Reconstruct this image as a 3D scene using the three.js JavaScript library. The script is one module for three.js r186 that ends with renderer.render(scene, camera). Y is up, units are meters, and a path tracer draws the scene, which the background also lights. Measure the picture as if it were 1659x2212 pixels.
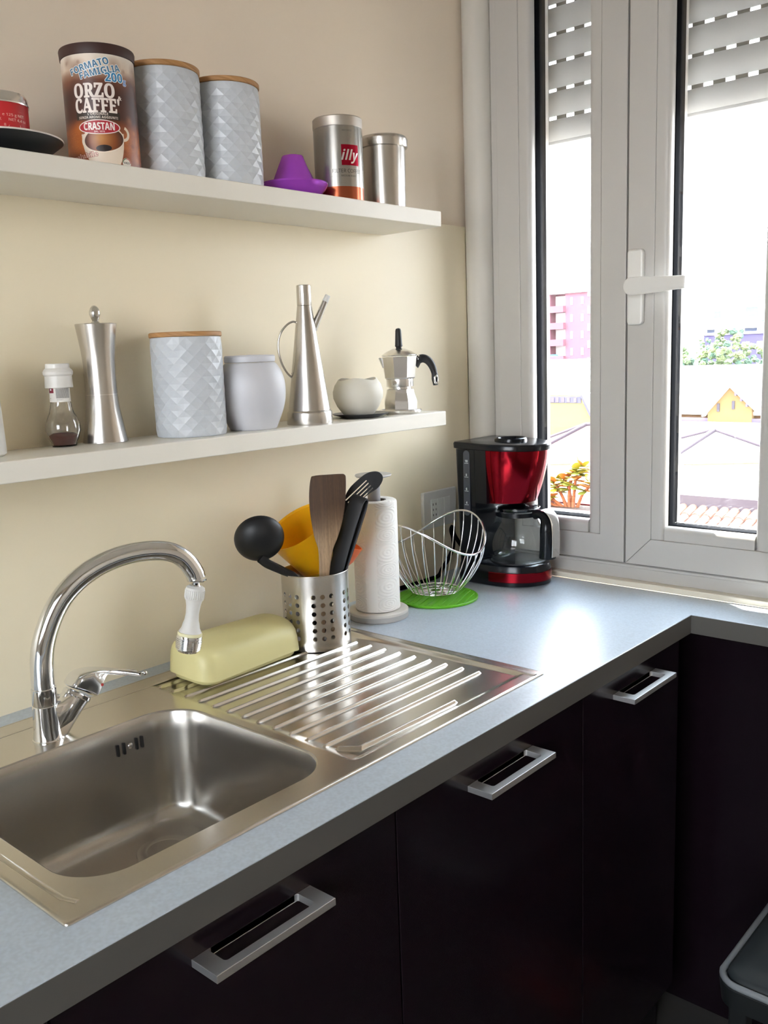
import * as THREE from 'three';
import { RoundedBoxGeometry } from 'three/addons/geometries/RoundedBoxGeometry.js';
import { mergeGeometries, toCreasedNormals as creased } from 'three/addons/utils/BufferGeometryUtils.js';
import { RectAreaLightUniformsLib } from 'three/addons/lights/RectAreaLightUniformsLib.js';
RectAreaLightUniformsLib.init();

/* ---------- camera, sky, sun, exposure ---------- */
const scene = new THREE.Scene();
const camera = new THREE.PerspectiveCamera(58.47, 1659 / 2212, 0.05, 600);
camera.position.set(0.2159, 1.4045, 1.2775);
camera.rotation.set(-0.1713, -0.8432, -0.0367, 'YXZ');

const SKY_LEVEL = 1.0, SUN_LEVEL = 3.2, EXPOSURE = 20.0;
function hazySky() {                                        // bright summer haze: pale blue overhead, nearly white at the horizon
  const W = 64, H = 64, d = new Float32Array(W * H * 4);
  for (let j = 0; j < H; j++) for (let i = 0; i < W; i++) {
    const e = Math.max(0, Math.sin(((j + 0.5) / H - 0.5) * Math.PI)), k = Math.pow(e, 0.6), o = (j * W + i) * 4;
    d[o] = 1.0 - 0.30 * k; d[o + 1] = 1.0 - 0.14 * k; d[o + 2] = 1.02 - 0.0 * k; d[o + 3] = 1;
  }
  const t = new THREE.DataTexture(d, W, H, THREE.RGBAFormat, THREE.FloatType);
  t.mapping = THREE.EquirectangularReflectionMapping; t.magFilter = THREE.LinearFilter; t.needsUpdate = true;
  return t;
}
scene.background = hazySky();
scene.backgroundIntensity = SKY_LEVEL;
const sun = new THREE.DirectionalLight(new THREE.Color(1, 0.95, 0.87), SUN_LEVEL);
sun.position.set(0.21 * 40 + 2, 1.0 * 40, -0.30 * 40); sun.target.position.set(2, 0.9, 0.4);
sun.castShadow = true;
Object.assign(sun.shadow.camera, { left: -60, right: 60, top: 60, bottom: -60, near: 1, far: 200 });
sun.shadow.mapSize.set(2048, 2048);
scene.add(sun, sun.target);
const renderer = new THREE.WebGLRenderer({ antialias: true });
renderer.toneMapping = THREE.LinearToneMapping;
renderer.toneMappingExposure = EXPOSURE;
renderer.shadowMap.enabled = true;

/* ---------- helpers ---------- */
// the add-on welds vertices on a centimetre grid, too coarse for these small things: work in millimetres
const toCreasedNormals = (g, angle) => creased(g.scale(1000, 1000, 1000), angle).scale(0.001, 0.001, 0.001);
const V = (x, y, z) => new THREE.Vector3(x, y, z), V2 = (x, y) => new THREE.Vector2(x, y), PI = Math.PI;
const lerp = (a, b, t) => a + (b - a) * t, clamp = (x, a, b) => Math.min(b, Math.max(a, x));
const smooth = (x, a, b) => { const t = clamp((x - a) / (b - a), 0, 1); return t * t * (3 - 2 * t); };
let seed = 7; const rnd = () => { seed = (seed * 1664525 + 1013904223) >>> 0; return seed / 4294967296; };
const rr = (a, b) => a + (b - a) * rnd();
const used = {};
const numbered = (n) => { const k = used[n] = (used[n] ?? -1) + 1; return k ? `${n}_${String(k).padStart(3, '0')}` : n; };
function thing(name, label, category, pos = [0, 0, 0], turn = 0, group) {
  const o = new THREE.Group(); o.name = numbered(name); o.position.set(...pos); o.rotation.y = turn;
  o.userData = { label, category }; if (group) o.userData.group = group;
  scene.add(o); return o;
}
function part(parent, name, geo, mat, label) {
  const m = new THREE.Mesh(Array.isArray(geo) ? merge(geo) : geo, mat); m.name = name; m.castShadow = m.receiveShadow = true;
  if (label) m.userData.label = label;
  parent.add(m); return m;
}
function sub(parent, name, label) { const g = new THREE.Group(); g.name = name; if (label) g.userData.label = label; parent.add(g); return g; }
function solo(name, geo, mat, label, category, group) {
  const m = part(scene, numbered(name), geo, mat, label); m.userData.category = category; if (group) m.userData.group = group; return m;
}
function struct(name, geo, mat) { const m = part(scene, name, geo, mat); m.userData.kind = 'structure'; return m; }
function structGroup(name) { const g = new THREE.Group(); g.name = name; g.userData.kind = 'structure'; scene.add(g); return g; }
function merge(list) {
  return mergeGeometries(list.map((g) => { g = g.index ? g.toNonIndexed() : g.clone(); for (const k of Object.keys(g.attributes)) if (!['position', 'normal', 'uv'].includes(k)) g.deleteAttribute(k);
    if (!g.attributes.uv) g.setAttribute('uv', new THREE.BufferAttribute(new Float32Array(g.attributes.position.count * 2), 2)); return g; }));
}
const box = (x0, x1, y0, y1, z0, z1, r = 0) => {
  const w = x1 - x0, h = y1 - y0, d = z1 - z0;
  const g = r > 0 ? new RoundedBoxGeometry(w, h, d, 2, Math.min(r, w / 2.01, h / 2.01, d / 2.01)) : new THREE.BoxGeometry(w, h, d);
  return g.translate((x0 + x1) / 2, (y0 + y1) / 2, (z0 + z1) / 2);
};
const lathe = (pts, seg = 56, crease = 0.55) => toCreasedNormals(new THREE.LatheGeometry(pts.map((p) => V2(p[0], p[1])), seg), crease);
const cyl = (r, y0, y1, seg = 40, b = 0.0008) => lathe([[0.00001, y0], [r - b, y0], [r, y0 + b], [r, y1 - b], [r - b, y1], [0.00001, y1]], seg, 0.9);
function extrude(shape, depth, bevel = 0, curveSegments = 12) {
  return new THREE.ExtrudeGeometry(shape, { depth: depth - 2 * bevel, bevelEnabled: bevel > 0, bevelThickness: bevel, bevelSize: bevel, bevelOffset: -bevel, bevelSegments: 2, curveSegments }).translate(0, 0, bevel);
}
const spl = (pts, n = 60) => new THREE.SplineCurve(pts.map((p) => V2(...p))).getPoints(n).map((p) => [Math.max(p.x, 0.0001), p.y]);
const poly = (pts) => new THREE.Shape(pts.map((p) => V2(p[0], p[1])));
function smoothShape(pts) { const s = new THREE.Shape(); const c = new THREE.CatmullRomCurve3(pts.map((p) => V(p[0], p[1], 0)), true, 'catmullrom', 0.5).getPoints(pts.length * 6); s.setFromPoints(c.map((p) => V2(p.x, p.y))); return s; }
function roundRect(w, h, r, cx = 0, cy = 0) {
  const s = new THREE.Shape(), x = cx - w / 2, y = cy - h / 2;
  s.moveTo(x + r, y); s.lineTo(x + w - r, y); s.absarc(x + w - r, y + r, r, -PI / 2, 0); s.lineTo(x + w, y + h - r); s.absarc(x + w - r, y + h - r, r, 0, PI / 2);
  s.lineTo(x + r, y + h); s.absarc(x + r, y + h - r, r, PI / 2, PI); s.lineTo(x, y + r); s.absarc(x + r, y + r, r, PI, 1.5 * PI); return s;
}
// a tube swept along a smooth path; radius may change along it, and the section may be an ellipse
function sweep(pts, rad, { n = 48, sides = 16, ry = 1, closed = false, tension = 0.5, up = null, sm = 0 } = {}) {
  if (sm) { let q = new THREE.CatmullRomCurve3(pts.map((p) => V(...p)), closed, 'centripetal').getSpacedPoints(80); for (let k = 0; k < sm; k++) q = q.map((p, i) => (i < 3 || i > 77 ? p : q[i - 1].clone().add(q[i + 1]).multiplyScalar(0.25).addScaledVector(p, 0.5))); pts = q.map((p) => [p.x, p.y, p.z]); }
  const c = new THREE.CatmullRomCurve3(pts.map((p) => V(...p)), closed, 'catmullrom', tension), F = c.computeFrenetFrames(n, closed);
  const R = typeof rad === 'function' ? rad : Array.isArray(rad) ? (t) => { const k = t * (rad.length - 1), i = Math.min(rad.length - 2, Math.floor(k)); return lerp(rad[i], rad[i + 1], k - i); } : () => rad;
  const pos = [], uv = [], idx = [];
  for (let i = 0; i <= n; i++) {
    const p = c.getPointAt(i / n), r = R(i / n); let N = F.normals[i], B = F.binormals[i];
    if (up) { const T = F.tangents[i]; B = V(...up).cross(T).normalize(); N = T.clone().cross(B).normalize(); }
    for (let j = 0; j <= sides; j++) {
      const a = (j / sides) * 2 * PI, q = p.clone().addScaledVector(N, Math.cos(a) * r * ry).addScaledVector(B, Math.sin(a) * r);
      pos.push(q.x, q.y, q.z); uv.push(i / n, j / sides);
      if (i < n && j < sides) { const k = i * (sides + 1) + j; idx.push(k, k + 1, k + sides + 1, k + 1, k + sides + 2, k + sides + 1); }
    }
  }
  if (!closed) for (const [i, e] of [[0, 0], [n, 1]]) {
    const p = c.getPointAt(i / n), o = pos.length / 3; pos.push(p.x, p.y, p.z); uv.push(0, 0);
    for (let j = 0; j < sides; j++) { const k = i * (sides + 1) + j; e ? idx.push(o, k, k + 1) : idx.push(o, k + 1, k); }
  }
  const g = new THREE.BufferGeometry(); g.setAttribute('position', new THREE.Float32BufferAttribute(pos, 3)); g.setAttribute('uv', new THREE.Float32BufferAttribute(uv, 2)); g.setIndex(idx);
  return toCreasedNormals(g, 0.9);
}
// skin over closed loops of equally many points
function loft(loops, { capA = true, capB = true, crease = 0.6 } = {}) {
  const n = loops[0].length, pos = [], uv = [], idx = [];
  loops.forEach((L, i) => { for (let j = 0; j <= n; j++) { const p = L[j % n]; pos.push(p.x, p.y, p.z); uv.push(j / n, i / (loops.length - 1)); } });
  for (let i = 0; i < loops.length - 1; i++) for (let j = 0; j < n; j++) { const k = i * (n + 1) + j; idx.push(k, k + n + 1, k + 1, k + 1, k + n + 1, k + n + 2); }
  const cap = (L, base, flip) => { const c = L.reduce((s, p) => s.add(p), V(0, 0, 0)).divideScalar(n), o = pos.length / 3; pos.push(c.x, c.y, c.z); uv.push(0.5, 0.5); for (let j = 0; j < n; j++) flip ? idx.push(o, base + j, base + j + 1) : idx.push(o, base + j + 1, base + j); };
  if (capA) cap(loops[0], 0, true); if (capB) cap(loops.at(-1), (loops.length - 1) * (n + 1), false);
  const g = new THREE.BufferGeometry(); g.setAttribute('position', new THREE.Float32BufferAttribute(pos, 3)); g.setAttribute('uv', new THREE.Float32BufferAttribute(uv, 2)); g.setIndex(idx);
  return toCreasedNormals(g, crease);
}
// rounded rectangle loop in the horizontal plane (clockwise seen from above is irrelevant: both faces show)
function rrLoop(cx, y, cz, hx, hz, r, k = 8) {
  r = Math.min(r, hx, hz); const L = [];
  for (const [sx, sz, a0] of [[1, 1, 0], [-1, 1, PI / 2], [-1, -1, PI], [1, -1, 1.5 * PI]]) for (let i = 0; i <= k; i++) { const a = a0 + (i / k) * PI / 2; L.push(V(cx + sx * (hx - r) + r * Math.cos(a), typeof y === 'function' ? 0 : y, cz + sz * (hz - r) + r * Math.sin(a))); }
  if (typeof y === 'function') L.forEach((p) => (p.y = y(p.x, p.z)));
  return L;
}
function basis(g, o, x, y, z) {
  g.applyMatrix4(new THREE.Matrix4().makeBasis(x, y, z).setPosition(o));
  if (x.clone().cross(y).dot(z) < 0) { // mirrored: turn the faces back
    if (!g.index) g = mirror(g); else { const i = g.index.array; for (let k = 0; k < i.length; k += 3) { const t = i[k]; i[k] = i[k + 1]; i[k + 1] = t; } }
  }
  return g;
}
function mirror(g) { for (const n of Object.keys(g.attributes)) { const a = g.attributes[n], s = a.itemSize; for (let k = 0; k < a.count; k += 3) for (let c = 0; c < s; c++) { const t = a.array[k * s + c]; a.array[k * s + c] = a.array[(k + 1) * s + c]; a.array[(k + 1) * s + c] = t; } } return g; }
function frameFrom(up, hint) { const y = up.clone().normalize(), x = hint.clone().addScaledVector(y, -hint.dot(y)).normalize(); return [x, y, x.clone().cross(y)]; }

/* ---------- textures and materials ---------- */
function hash(x, y) { let h = (x * 374761393 + y * 668265263) | 0; h = Math.imul(h ^ (h >>> 13), 1274126177); return ((h ^ (h >>> 16)) >>> 0) / 4294967296; }
function vnoise(x, y, px, py) { const xi = Math.floor(x), yi = Math.floor(y), fx = x - xi, fy = y - yi, s = fx * fx * (3 - 2 * fx), t = fy * fy * (3 - 2 * fy), m = (a, p) => ((a % p) + p) % p;
  return lerp(lerp(hash(m(xi, px), m(yi, py)), hash(m(xi + 1, px), m(yi, py)), s), lerp(hash(m(xi, px), m(yi + 1, py)), hash(m(xi + 1, px), m(yi + 1, py)), s), t); }
function dataTex(W, H, f, srgb, rx = 1, ry = 1) {
  const d = new Uint8Array(W * H * 4);
  for (let j = 0; j < H; j++) for (let i = 0; i < W; i++) { const c = f(i / W, j / H), o = (j * W + i) * 4; for (let k = 0; k < 3; k++) d[o + k] = clamp(Array.isArray(c) ? c[k] : c, 0, 1) * 255; d[o + 3] = 255; }
  const t = new THREE.DataTexture(d, W, H); t.wrapS = t.wrapT = THREE.RepeatWrapping; t.magFilter = THREE.LinearFilter; t.repeat.set(rx, ry); if (srgb) t.colorSpace = THREE.SRGBColorSpace; t.needsUpdate = true; return t;
}
function canvasTex(w, h, draw) { const c = document.createElement('canvas'); c.width = w; c.height = h; draw(c.getContext('2d'), w, h); const t = new THREE.CanvasTexture(c); t.colorSpace = THREE.SRGBColorSpace; t.anisotropy = 8; return t; }
const S = (hex) => new THREE.Color(hex);
const std = (color, roughness = 0.5, metalness = 0, extra = {}) => new THREE.MeshPhysicalMaterial({ color: S(color), roughness, metalness, ...extra });
const plasterBump = dataTex(256, 256, (u, v) => 0.5 * vnoise(u * 32, v * 32, 32, 32) + 0.5 * vnoise(u * 96, v * 96, 96, 96), false);
const grainBump = dataTex(256, 256, (u, v) => vnoise(u * 128, v * 128, 128, 128), false);
const brushX = dataTex(512, 256, (u, v) => 0.6 * vnoise(u * 4, v * 256, 4, 256) + 0.4 * vnoise(u * 24, v * 128, 24, 128), false);
const woodTex = dataTex(256, 256, (u, v) => { const s = vnoise(u * 3, v * 48, 3, 48) * 0.5 + vnoise(u * 10, v * 110, 10, 110) * 0.3 + (Math.floor(v * 7) % 2) * 0.12; return [0.80 - 0.2 * s, 0.62 - 0.2 * s, 0.42 - 0.18 * s]; }, true);
const laminate = dataTex(256, 256, (u, v) => { const s = 0.94 + 0.08 * vnoise(u * 128, v * 128, 128, 128); return [0.72 * s, 0.765 * s, 0.81 * s]; }, true, 3, 3);
const M = {
  plaster: std('#f1e3d0', 0.9, 0, { bumpMap: plasterBump, bumpScale: 0.0006 }),
  panel: std('#eee2c6', 0.42),
  ceiling: std('#efe9df', 0.95),
  farWall: std('#d9cfc0', 0.95),
  floor: std('#4a4744', 0.5),
  shelf: std('#ebe6da', 0.38),
  worktop: new THREE.MeshPhysicalMaterial({ map: laminate, roughness: 0.34, ior: 1.8, bumpMap: grainBump, bumpScale: 0.00008 }),
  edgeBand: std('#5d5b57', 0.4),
  cabinet: std('#170d14', 0.22, 0, { specularIntensity: 0.9 }),
  plinth: std('#141011', 0.5),
  steel: new THREE.MeshPhysicalMaterial({ color: new THREE.Color(0.60, 0.575, 0.54), metalness: 1, roughness: 0.27 }),
  sinkSteel: new THREE.MeshPhysicalMaterial({ color: new THREE.Color(0.62, 0.585, 0.53), metalness: 1, roughness: 0.22, bumpMap: brushX, bumpScale: 0.00003 }),
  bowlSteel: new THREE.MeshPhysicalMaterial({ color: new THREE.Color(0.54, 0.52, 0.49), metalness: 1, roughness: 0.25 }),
  chrome: new THREE.MeshPhysicalMaterial({ color: new THREE.Color(0.80, 0.81, 0.83), metalness: 1, roughness: 0.06 }),
  nickel: new THREE.MeshPhysicalMaterial({ color: new THREE.Color(0.66, 0.65, 0.63), metalness: 1, roughness: 0.2 }),
  satin: new THREE.MeshPhysicalMaterial({ color: new THREE.Color(0.66, 0.65, 0.64), metalness: 1, roughness: 0.5 }),
  thickGlass: new THREE.MeshPhysicalMaterial({ color: 0xffffff, transmission: 1, roughness: 0, thickness: 0.002, ior: 1.45 }),
  alu: new THREE.MeshPhysicalMaterial({ color: new THREE.Color(0.80, 0.79, 0.78), metalness: 1, roughness: 0.24 }),
  tinCap: new THREE.MeshPhysicalMaterial({ color: new THREE.Color(0.56, 0.52, 0.47), metalness: 1, roughness: 0.45 }),
  black: std('#15171b', 0.45),
  blackGloss: std('#0d1016', 0.2, 0, { specularIntensity: 0.6 }),
  rubber: std('#0a0b0e', 0.95, 0, { specularIntensity: 0.08 }),
  dark: std('#060606', 0.8),
  pvc: std('#bcb9b4', 0.42),
  whitePlastic: std('#dcdad5', 0.4),
  ceramic: std('#cdcdd2', 0.45),
  enamel: std('#c6cbd1', 0.36),
  frosted: std('#eeeade', 0.55, 0, { transmission: 0.25, thickness: 0 }),
  bamboo: new THREE.MeshPhysicalMaterial({ map: woodTex, roughness: 0.6 }),
  paper: std('#f3f0ea', 0.95),
  butter: std('#ddd49a', 0.42),
  butterBase: std('#d8cf94', 0.45),
  green: std('#5fae1a', 0.42),
  yellow: std('#ffd018', 0.35, 0, { transmission: 0.4, thickness: 0 }),
  amber: std('#e6a212', 0.35),
  orange: std('#e0661e', 0.4),
  purple: new THREE.MeshPhysicalMaterial({ color: S('#b552d6'), metalness: 0.5, roughness: 0.2 }),
  redMetal: new THREE.MeshPhysicalMaterial({ color: S('#7c0a18'), metalness: 0.9, roughness: 0.14 }),
  glass: new THREE.MeshPhysicalMaterial({ color: 0xffffff, transmission: 1, roughness: 0, thickness: 0, ior: 1.5 }),
  jarGlass: new THREE.MeshPhysicalMaterial({ color: S('#f4f6f5'), transmission: 1, roughness: 0.02, thickness: 0, ior: 1.5 }),
  slate: std('#20242b', 0.35),
};
/* ---------- the room ---------- */
const WX = 1.966, ZB = -0.009;                     // inner face of the window wall, face of the plaster above the splash panel
const X0 = -1.7, Z1 = 3.1, YC = 2.72;
struct('floor', box(X0 - 0.2, WX + 0.2, -0.1, 0, ZB - 0.2, Z1 + 0.2), M.floor);
struct('ceiling', box(X0 - 0.2, WX + 0.2, YC, YC + 0.15, ZB - 0.2, Z1 + 0.2), M.ceiling);
struct('wall_back', box(X0 - 0.2, WX + 0.2, 0, YC, ZB - 0.2, ZB), M.plaster);
struct('wall_front', box(X0 - 0.2, WX + 0.2, 0, YC, Z1, Z1 + 0.2), M.farWall);
// window wall with its opening, and the opposite wall with a second window (behind the camera)
const OZ0 = 0.062, OZ1 = 0.772, OY0 = 0.88, OY1 = 2.36;
struct('wall_window', merge([box(WX, WX + 0.2, 0, YC, OZ1, Z1), box(WX + 0.025, WX + 0.2, 0, YC, ZB, OZ0), box(WX, WX + 0.2, 0, OY0, OZ0, OZ1), box(WX, WX + 0.2, OY1, YC, OZ0, OZ1)]), M.plaster);
const LZ0 = 0.75, LZ1 = 2.15, LY0 = 1.0, LY1 = 2.3;
struct('wall_left', merge([box(X0 - 0.2, X0, 0, YC, ZB, LZ0), box(X0 - 0.2, X0, 0, YC, LZ1, Z1), box(X0 - 0.2, X0, 0, LY0, LZ0, LZ1), box(X0 - 0.2, X0, LY1, YC, LZ0, LZ1)]), M.farWall);
const win2 = structGroup('window_2');
part(win2, 'frame', [box(X0 - 0.12, X0 - 0.05, LY0, LY0 + 0.06, LZ0, LZ1), box(X0 - 0.12, X0 - 0.05, LY1 - 0.06, LY1, LZ0, LZ1), box(X0 - 0.12, X0 - 0.05, LY0 + 0.06, LY1 - 0.06, LZ0, LZ0 + 0.06), box(X0 - 0.12, X0 - 0.05, LY0 + 0.06, LY1 - 0.06, LZ1 - 0.06, LZ1), box(X0 - 0.12, X0 - 0.05, LY0 + 0.06, LY1 - 0.06, 1.37, 1.43)], M.pvc);
part(win2, 'glass_pane', box(X0 - 0.086, X0 - 0.084, LY0 + 0.05, LY1 - 0.05, LZ0 + 0.05, 1.38), M.glass);
part(win2, 'glass_pane', box(X0 - 0.086, X0 - 0.084, LY0 + 0.05, LY1 - 0.05, 1.42, LZ1 - 0.05), M.glass);
// cream splash panel, 9 mm proud of the plaster
struct('trim_1', box(-1.4, 1.963, 0.864, 1.681, ZB, 0, 0.0012), M.panel);
// rounded plaster return between the wall corner and the window frame
{ const s = new THREE.Shape(); s.moveTo(0, 0.03); s.lineTo(0, 0.004); s.bezierCurveTo(0.004, -0.012, 0.028, -0.016, 0.044, -0.008); s.bezierCurveTo(0.054, -0.002, 0.060, 0.006, 0.062, 0.016); s.lineTo(0.062, 0.03); s.lineTo(0, 0.03);
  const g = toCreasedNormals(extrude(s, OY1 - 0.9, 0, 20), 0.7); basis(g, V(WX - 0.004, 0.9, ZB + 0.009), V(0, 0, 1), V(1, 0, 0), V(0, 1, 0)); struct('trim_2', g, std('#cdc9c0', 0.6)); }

/* window_1: fixed frame, two sashes, handle */
const win = structGroup('window_1');
const FX = 1.978, SX = 1.970;                       // faces of fixed frame and sash
for (const [n, b] of [['frame_jamb', [FX, 2.06, 0.9, OY1, 0.063, 0.0815]], ['frame_jamb', [FX, 2.06, 0.9, OY1, 0.752, 0.772]], ['frame_rail', [FX, 2.06, 0.9, 0.9455, 0.0815, 0.752]], ['frame_rail', [FX, 2.06, 2.33, OY1, 0.0815, 0.752]]]) part(win, n, box(...b, 0.003), M.pvc);
part(win, 'frame_step', box(1.9745, FX + 0.002, 0.9375, 0.9445, 0.0815, 0.752, 0.002), M.pvc);
part(win, 'sill_strip', box(1.9545, FX + 0.001, 0.9, 0.9125, 0.0665, 0.90, 0.0025), std('#e4ddcc', 0.42));
function sash(z0, z1, y0, y1, mitred) {
  const g = sub(win, 'sash'), w = 0.0565, bw = 0.028, X1 = 2.046;
  // mitred stiles and rails as bevelled prisms
  const bar = (pts) => { const e = extrude(poly(pts), X1 - SX, 0.0016); return basis(e, V(X1, 0, 0), V(0, 0, 1), V(0, 1, 0), V(-1, 0, 0)); };
  const g2 = 0.00025;
  if (!mitred) { const s = poly([[z0, y0], [z1, y0], [z1, y1], [z0, y1]]); s.holes.push(new THREE.Path([V2(z0 + w, y0 + w), V2(z0 + w, y1 - w), V2(z1 - w, y1 - w), V2(z1 - w, y0 + w)])); part(g, 'sash_frame', basis(extrude(s, X1 - SX, 0.0016), V(X1, 0, 0), V(0, 0, 1), V(0, 1, 0), V(-1, 0, 0)), M.pvc); }
  else {
  part(g, 'stile', bar([[z0, y0 + g2], [z0 + w, y0 + w + g2], [z0 + w, y1 - w - g2], [z0, y1 - g2]]), M.pvc);
  part(g, 'stile', bar([[z1, y0 + g2], [z1, y1 - g2], [z1 - w, y1 - w - g2], [z1 - w, y0 + w + g2]]), M.pvc);
  part(g, 'rail', bar([[z0 + g2, y0], [z1 - g2, y0], [z1 - w - g2, y0 + w], [z0 + w + g2, y0 + w]]), M.pvc);
  part(g, 'rail', bar([[z0 + g2, y1], [z0 + w + g2, y1 - w], [z1 - w - g2, y1 - w], [z1 - g2, y1]]), M.pvc);
  }
  // glazing beads: quarter-round profile falling back to the glass
  const prof = () => { const s = new THREE.Shape(); s.moveTo(0, 0.03); s.lineTo(0, 0.0012); s.lineTo(bw - 0.013, 0.0012); s.bezierCurveTo(bw - 0.004, 0.0015, bw, 0.006, bw, 0.013); s.lineTo(bw, 0.026); s.lineTo(bw - 0.004, 0.03); s.lineTo(0, 0.03); return s; };
  const bead = (L) => toCreasedNormals(extrude(prof(), L, 0, 10), 0.6);
  const zi = z0 + w + 0.0006, zo = z1 - w - 0.0006, yi = y0 + w + 0.0006, yo = y1 - w - 0.0006;
  part(g, 'bead', basis(bead(yo - yi), V(SX, yi, zi), V(0, 0, 1), V(1, 0, 0), V(0, 1, 0)), M.pvc);
  part(g, 'bead', basis(bead(yo - yi), V(SX, yi, zo), V(0, 0, -1), V(1, 0, 0), V(0, 1, 0)), M.pvc);
  part(g, 'bead', basis(bead(zo - zi - 2 * bw), V(SX, yi, zi + bw), V(0, 1, 0), V(1, 0, 0), V(0, 0, 1)), M.pvc);
  part(g, 'bead', basis(bead(zo - zi - 2 * bw), V(SX, yo, zi + bw), V(0, -1, 0), V(1, 0, 0), V(0, 0, 1)), M.pvc);
  const ring = (x0, x1, o, t) => { const a = z0 + w + o, b = z1 - w - o, c = y0 + w + o, d = y1 - w - o; return [box(x0, x1, c, d, a, a + t), box(x0, x1, c, d, b - t, b), box(x0, x1, c, c + t, a + t, b - t), box(x0, x1, d - t, d, a + t, b - t)]; };
  part(g, 'gasket', ring(1.9915, 1.999, bw - 0.010, 0.0124), M.rubber);
  part(g, 'spacer', ring(2.0022, 2.034, bw - 0.016, 0.0165), M.rubber);
  part(g, 'outer_lip', ring(2.0342, 2.0458, bw - 0.020, 0.0205), M.pvc);
  part(g, 'glass_pane', box(1.9995, 2.0015, y0 + w + 0.02, y1 - w - 0.02, z0 + w + 0.02, z1 - w - 0.02), M.glass);
}
sash(0.0835, 0.3925, 0.9480, 2.327);
sash(0.3965, 0.7500, 0.9480, 2.327, true);
part(win, 'meeting_seal', box(1.985, 2.04, 0.95, 2.325, 0.391, 0.398), M.rubber);
{ const h = sub(win, 'handle');
  part(h, 'backplate', basis(extrude(roundRect(0.034, 0.148, 0.008), 0.013, 0.004), V(SX, 1.517, 0.4175), V(0, 0, 1), V(0, 1, 0), V(-1, 0, 0)), M.whitePlastic);
  part(h, 'neck', new THREE.CylinderGeometry(0.011, 0.013, 0.034, 28).rotateZ(PI / 2).translate(SX - 0.028, 1.517, 0.4255), M.whitePlastic);
  const s = new THREE.Shape(); s.moveTo(0.0, 0.0165); s.bezierCurveTo(-0.0235, 0.0165, -0.0235, -0.0185, 0.0, -0.0185); s.bezierCurveTo(0.03, -0.0175, 0.06, -0.0145, 0.104, -0.0125); s.quadraticCurveTo(0.1075, -0.0125, 0.1075, -0.009); s.lineTo(0.1085, 0.0085); s.quadraticCurveTo(0.1085, 0.0115, 0.105, 0.0115); s.bezierCurveTo(0.07, 0.0125, 0.03, 0.0155, 0, 0.0165);
  part(h, 'lever', basis(toCreasedNormals(extrude(s, 0.014, 0.003, 20), 0.7), V(SX - 0.040, 1.518, 0.4305), V(0, 0, 1), V(0, 1, 0), V(-1, 0, 0)), M.whitePlastic); }

/* roller shutter outside the glass, half lowered */
{ const t = thing('roller_shutter', 'half-lowered grey roller shutter with slotted slats outside the window', 'shutter', [2.12, 1.8575, 0]);
  const A = std('#c2c3c1', 0.5), z0 = 0.084, z1 = 0.752, P = 0.0585;
  const slatProf = (h) => { const s = new THREE.Shape(); s.moveTo(0, 0); s.bezierCurveTo(-0.009, h * 0.25, -0.009, h * 0.75, 0, h); s.lineTo(0.004, h); s.bezierCurveTo(-0.0045, h * 0.75, -0.0045, h * 0.25, 0.004, 0); s.lineTo(0, 0); return s; };
  const strip = (h, y) => basis(toCreasedNormals(extrude(slatProf(h), z1 - z0, 0, 10), 0.8), V(0, y, z0), V(1, 0, 0), V(0, 1, 0), V(0, 0, 1));
  const webM = std('#77756d', 0.6);
  for (let k = 0; k < 9; k++) {
    const y = k * P;
    const sl = part(t, k ? 'slat' : 'bottom_rail', [strip(P - 0.0068, y + (k ? 0.0008 : 0)), ...(k ? [] : [box(-0.003, 0.007, -0.002, 0.006, z0, z1, 0.002)])], A);
    const web = []; let z = z0;                     // link between slats: solid bridges with open slots between them
    for (let s = 0; s < 16; s++) { const c = 0.1343 + (s - 1) * 0.0446, a = Math.max(z, z0), b = Math.min(c - 0.0097, z1); if (b > a) web.push(box(0.0005, 0.0030, y + P - 0.0072, y + P + 0.0012, a, b)); z = c + 0.0097; }
    part(sl, 'slotted_link', web, webM);
  }
  const kb = part(t, 'stop_knob', toCreasedNormals(lathe([[0, 0], [0.004, 0], [0.004, 0.003], [0.0095, 0.0035], [0.012, 0.006], [0.012, 0.012], [0, 0.012]], 28).rotateZ(PI / 2).translate(-0.0045 + 0.008, 0.0245, 0.108), 0.6), std('#c9c9c6', 0.5));
  part(t, 'guide_rail', [box(-0.02, 0.02, -0.97, 0.5, 0.064, 0.084), ], std('#cfcfca', 0.5));
  part(t, 'guide_rail', [box(-0.02, 0.02, -0.97, 0.5, 0.752, 0.771)], std('#cfcfca', 0.5)); }

/* ---------- worktop, cabinets ---------- */
const YT = 0.9;
{ const s = poly([[-1.4, 0], [WX - 0.0118, 0], [WX - 0.0118, -1.75], [1.8335, -1.75], [1.8335, -0.6], [-1.4, -0.6]]);
  s.holes.push(new THREE.Path(roundRect(0.372, 0.352, 0.05, 0.796, -0.342).getPoints(8)));
  const t = thing('worktop', 'grey laminate L-shaped worktop running under the window', 'worktop', [0, YT - 0.036, 0]);
  part(t, 'surface', basis(extrude(s, 0.036, 0.0009), V(0, 0, 0), V(1, 0, 0), V(0, 0, -1), V(0, 1, 0)), M.worktop);
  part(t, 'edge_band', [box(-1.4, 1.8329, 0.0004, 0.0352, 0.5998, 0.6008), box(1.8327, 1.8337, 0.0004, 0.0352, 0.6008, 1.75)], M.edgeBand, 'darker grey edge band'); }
const CABS = [[0.08, 0.54, 'leftmost dark wine gloss base cabinet at the bottom left corner'], [0.54, 1.0, 'dark wine gloss base cabinet under the sink bowl, dull handle'], [1.0, 1.462, 'dark wine gloss base cabinet under the drainer, bright handle in the middle'], [1.462, 1.83, 'dark wine gloss base cabinet in the inner corner below the window']];
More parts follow.
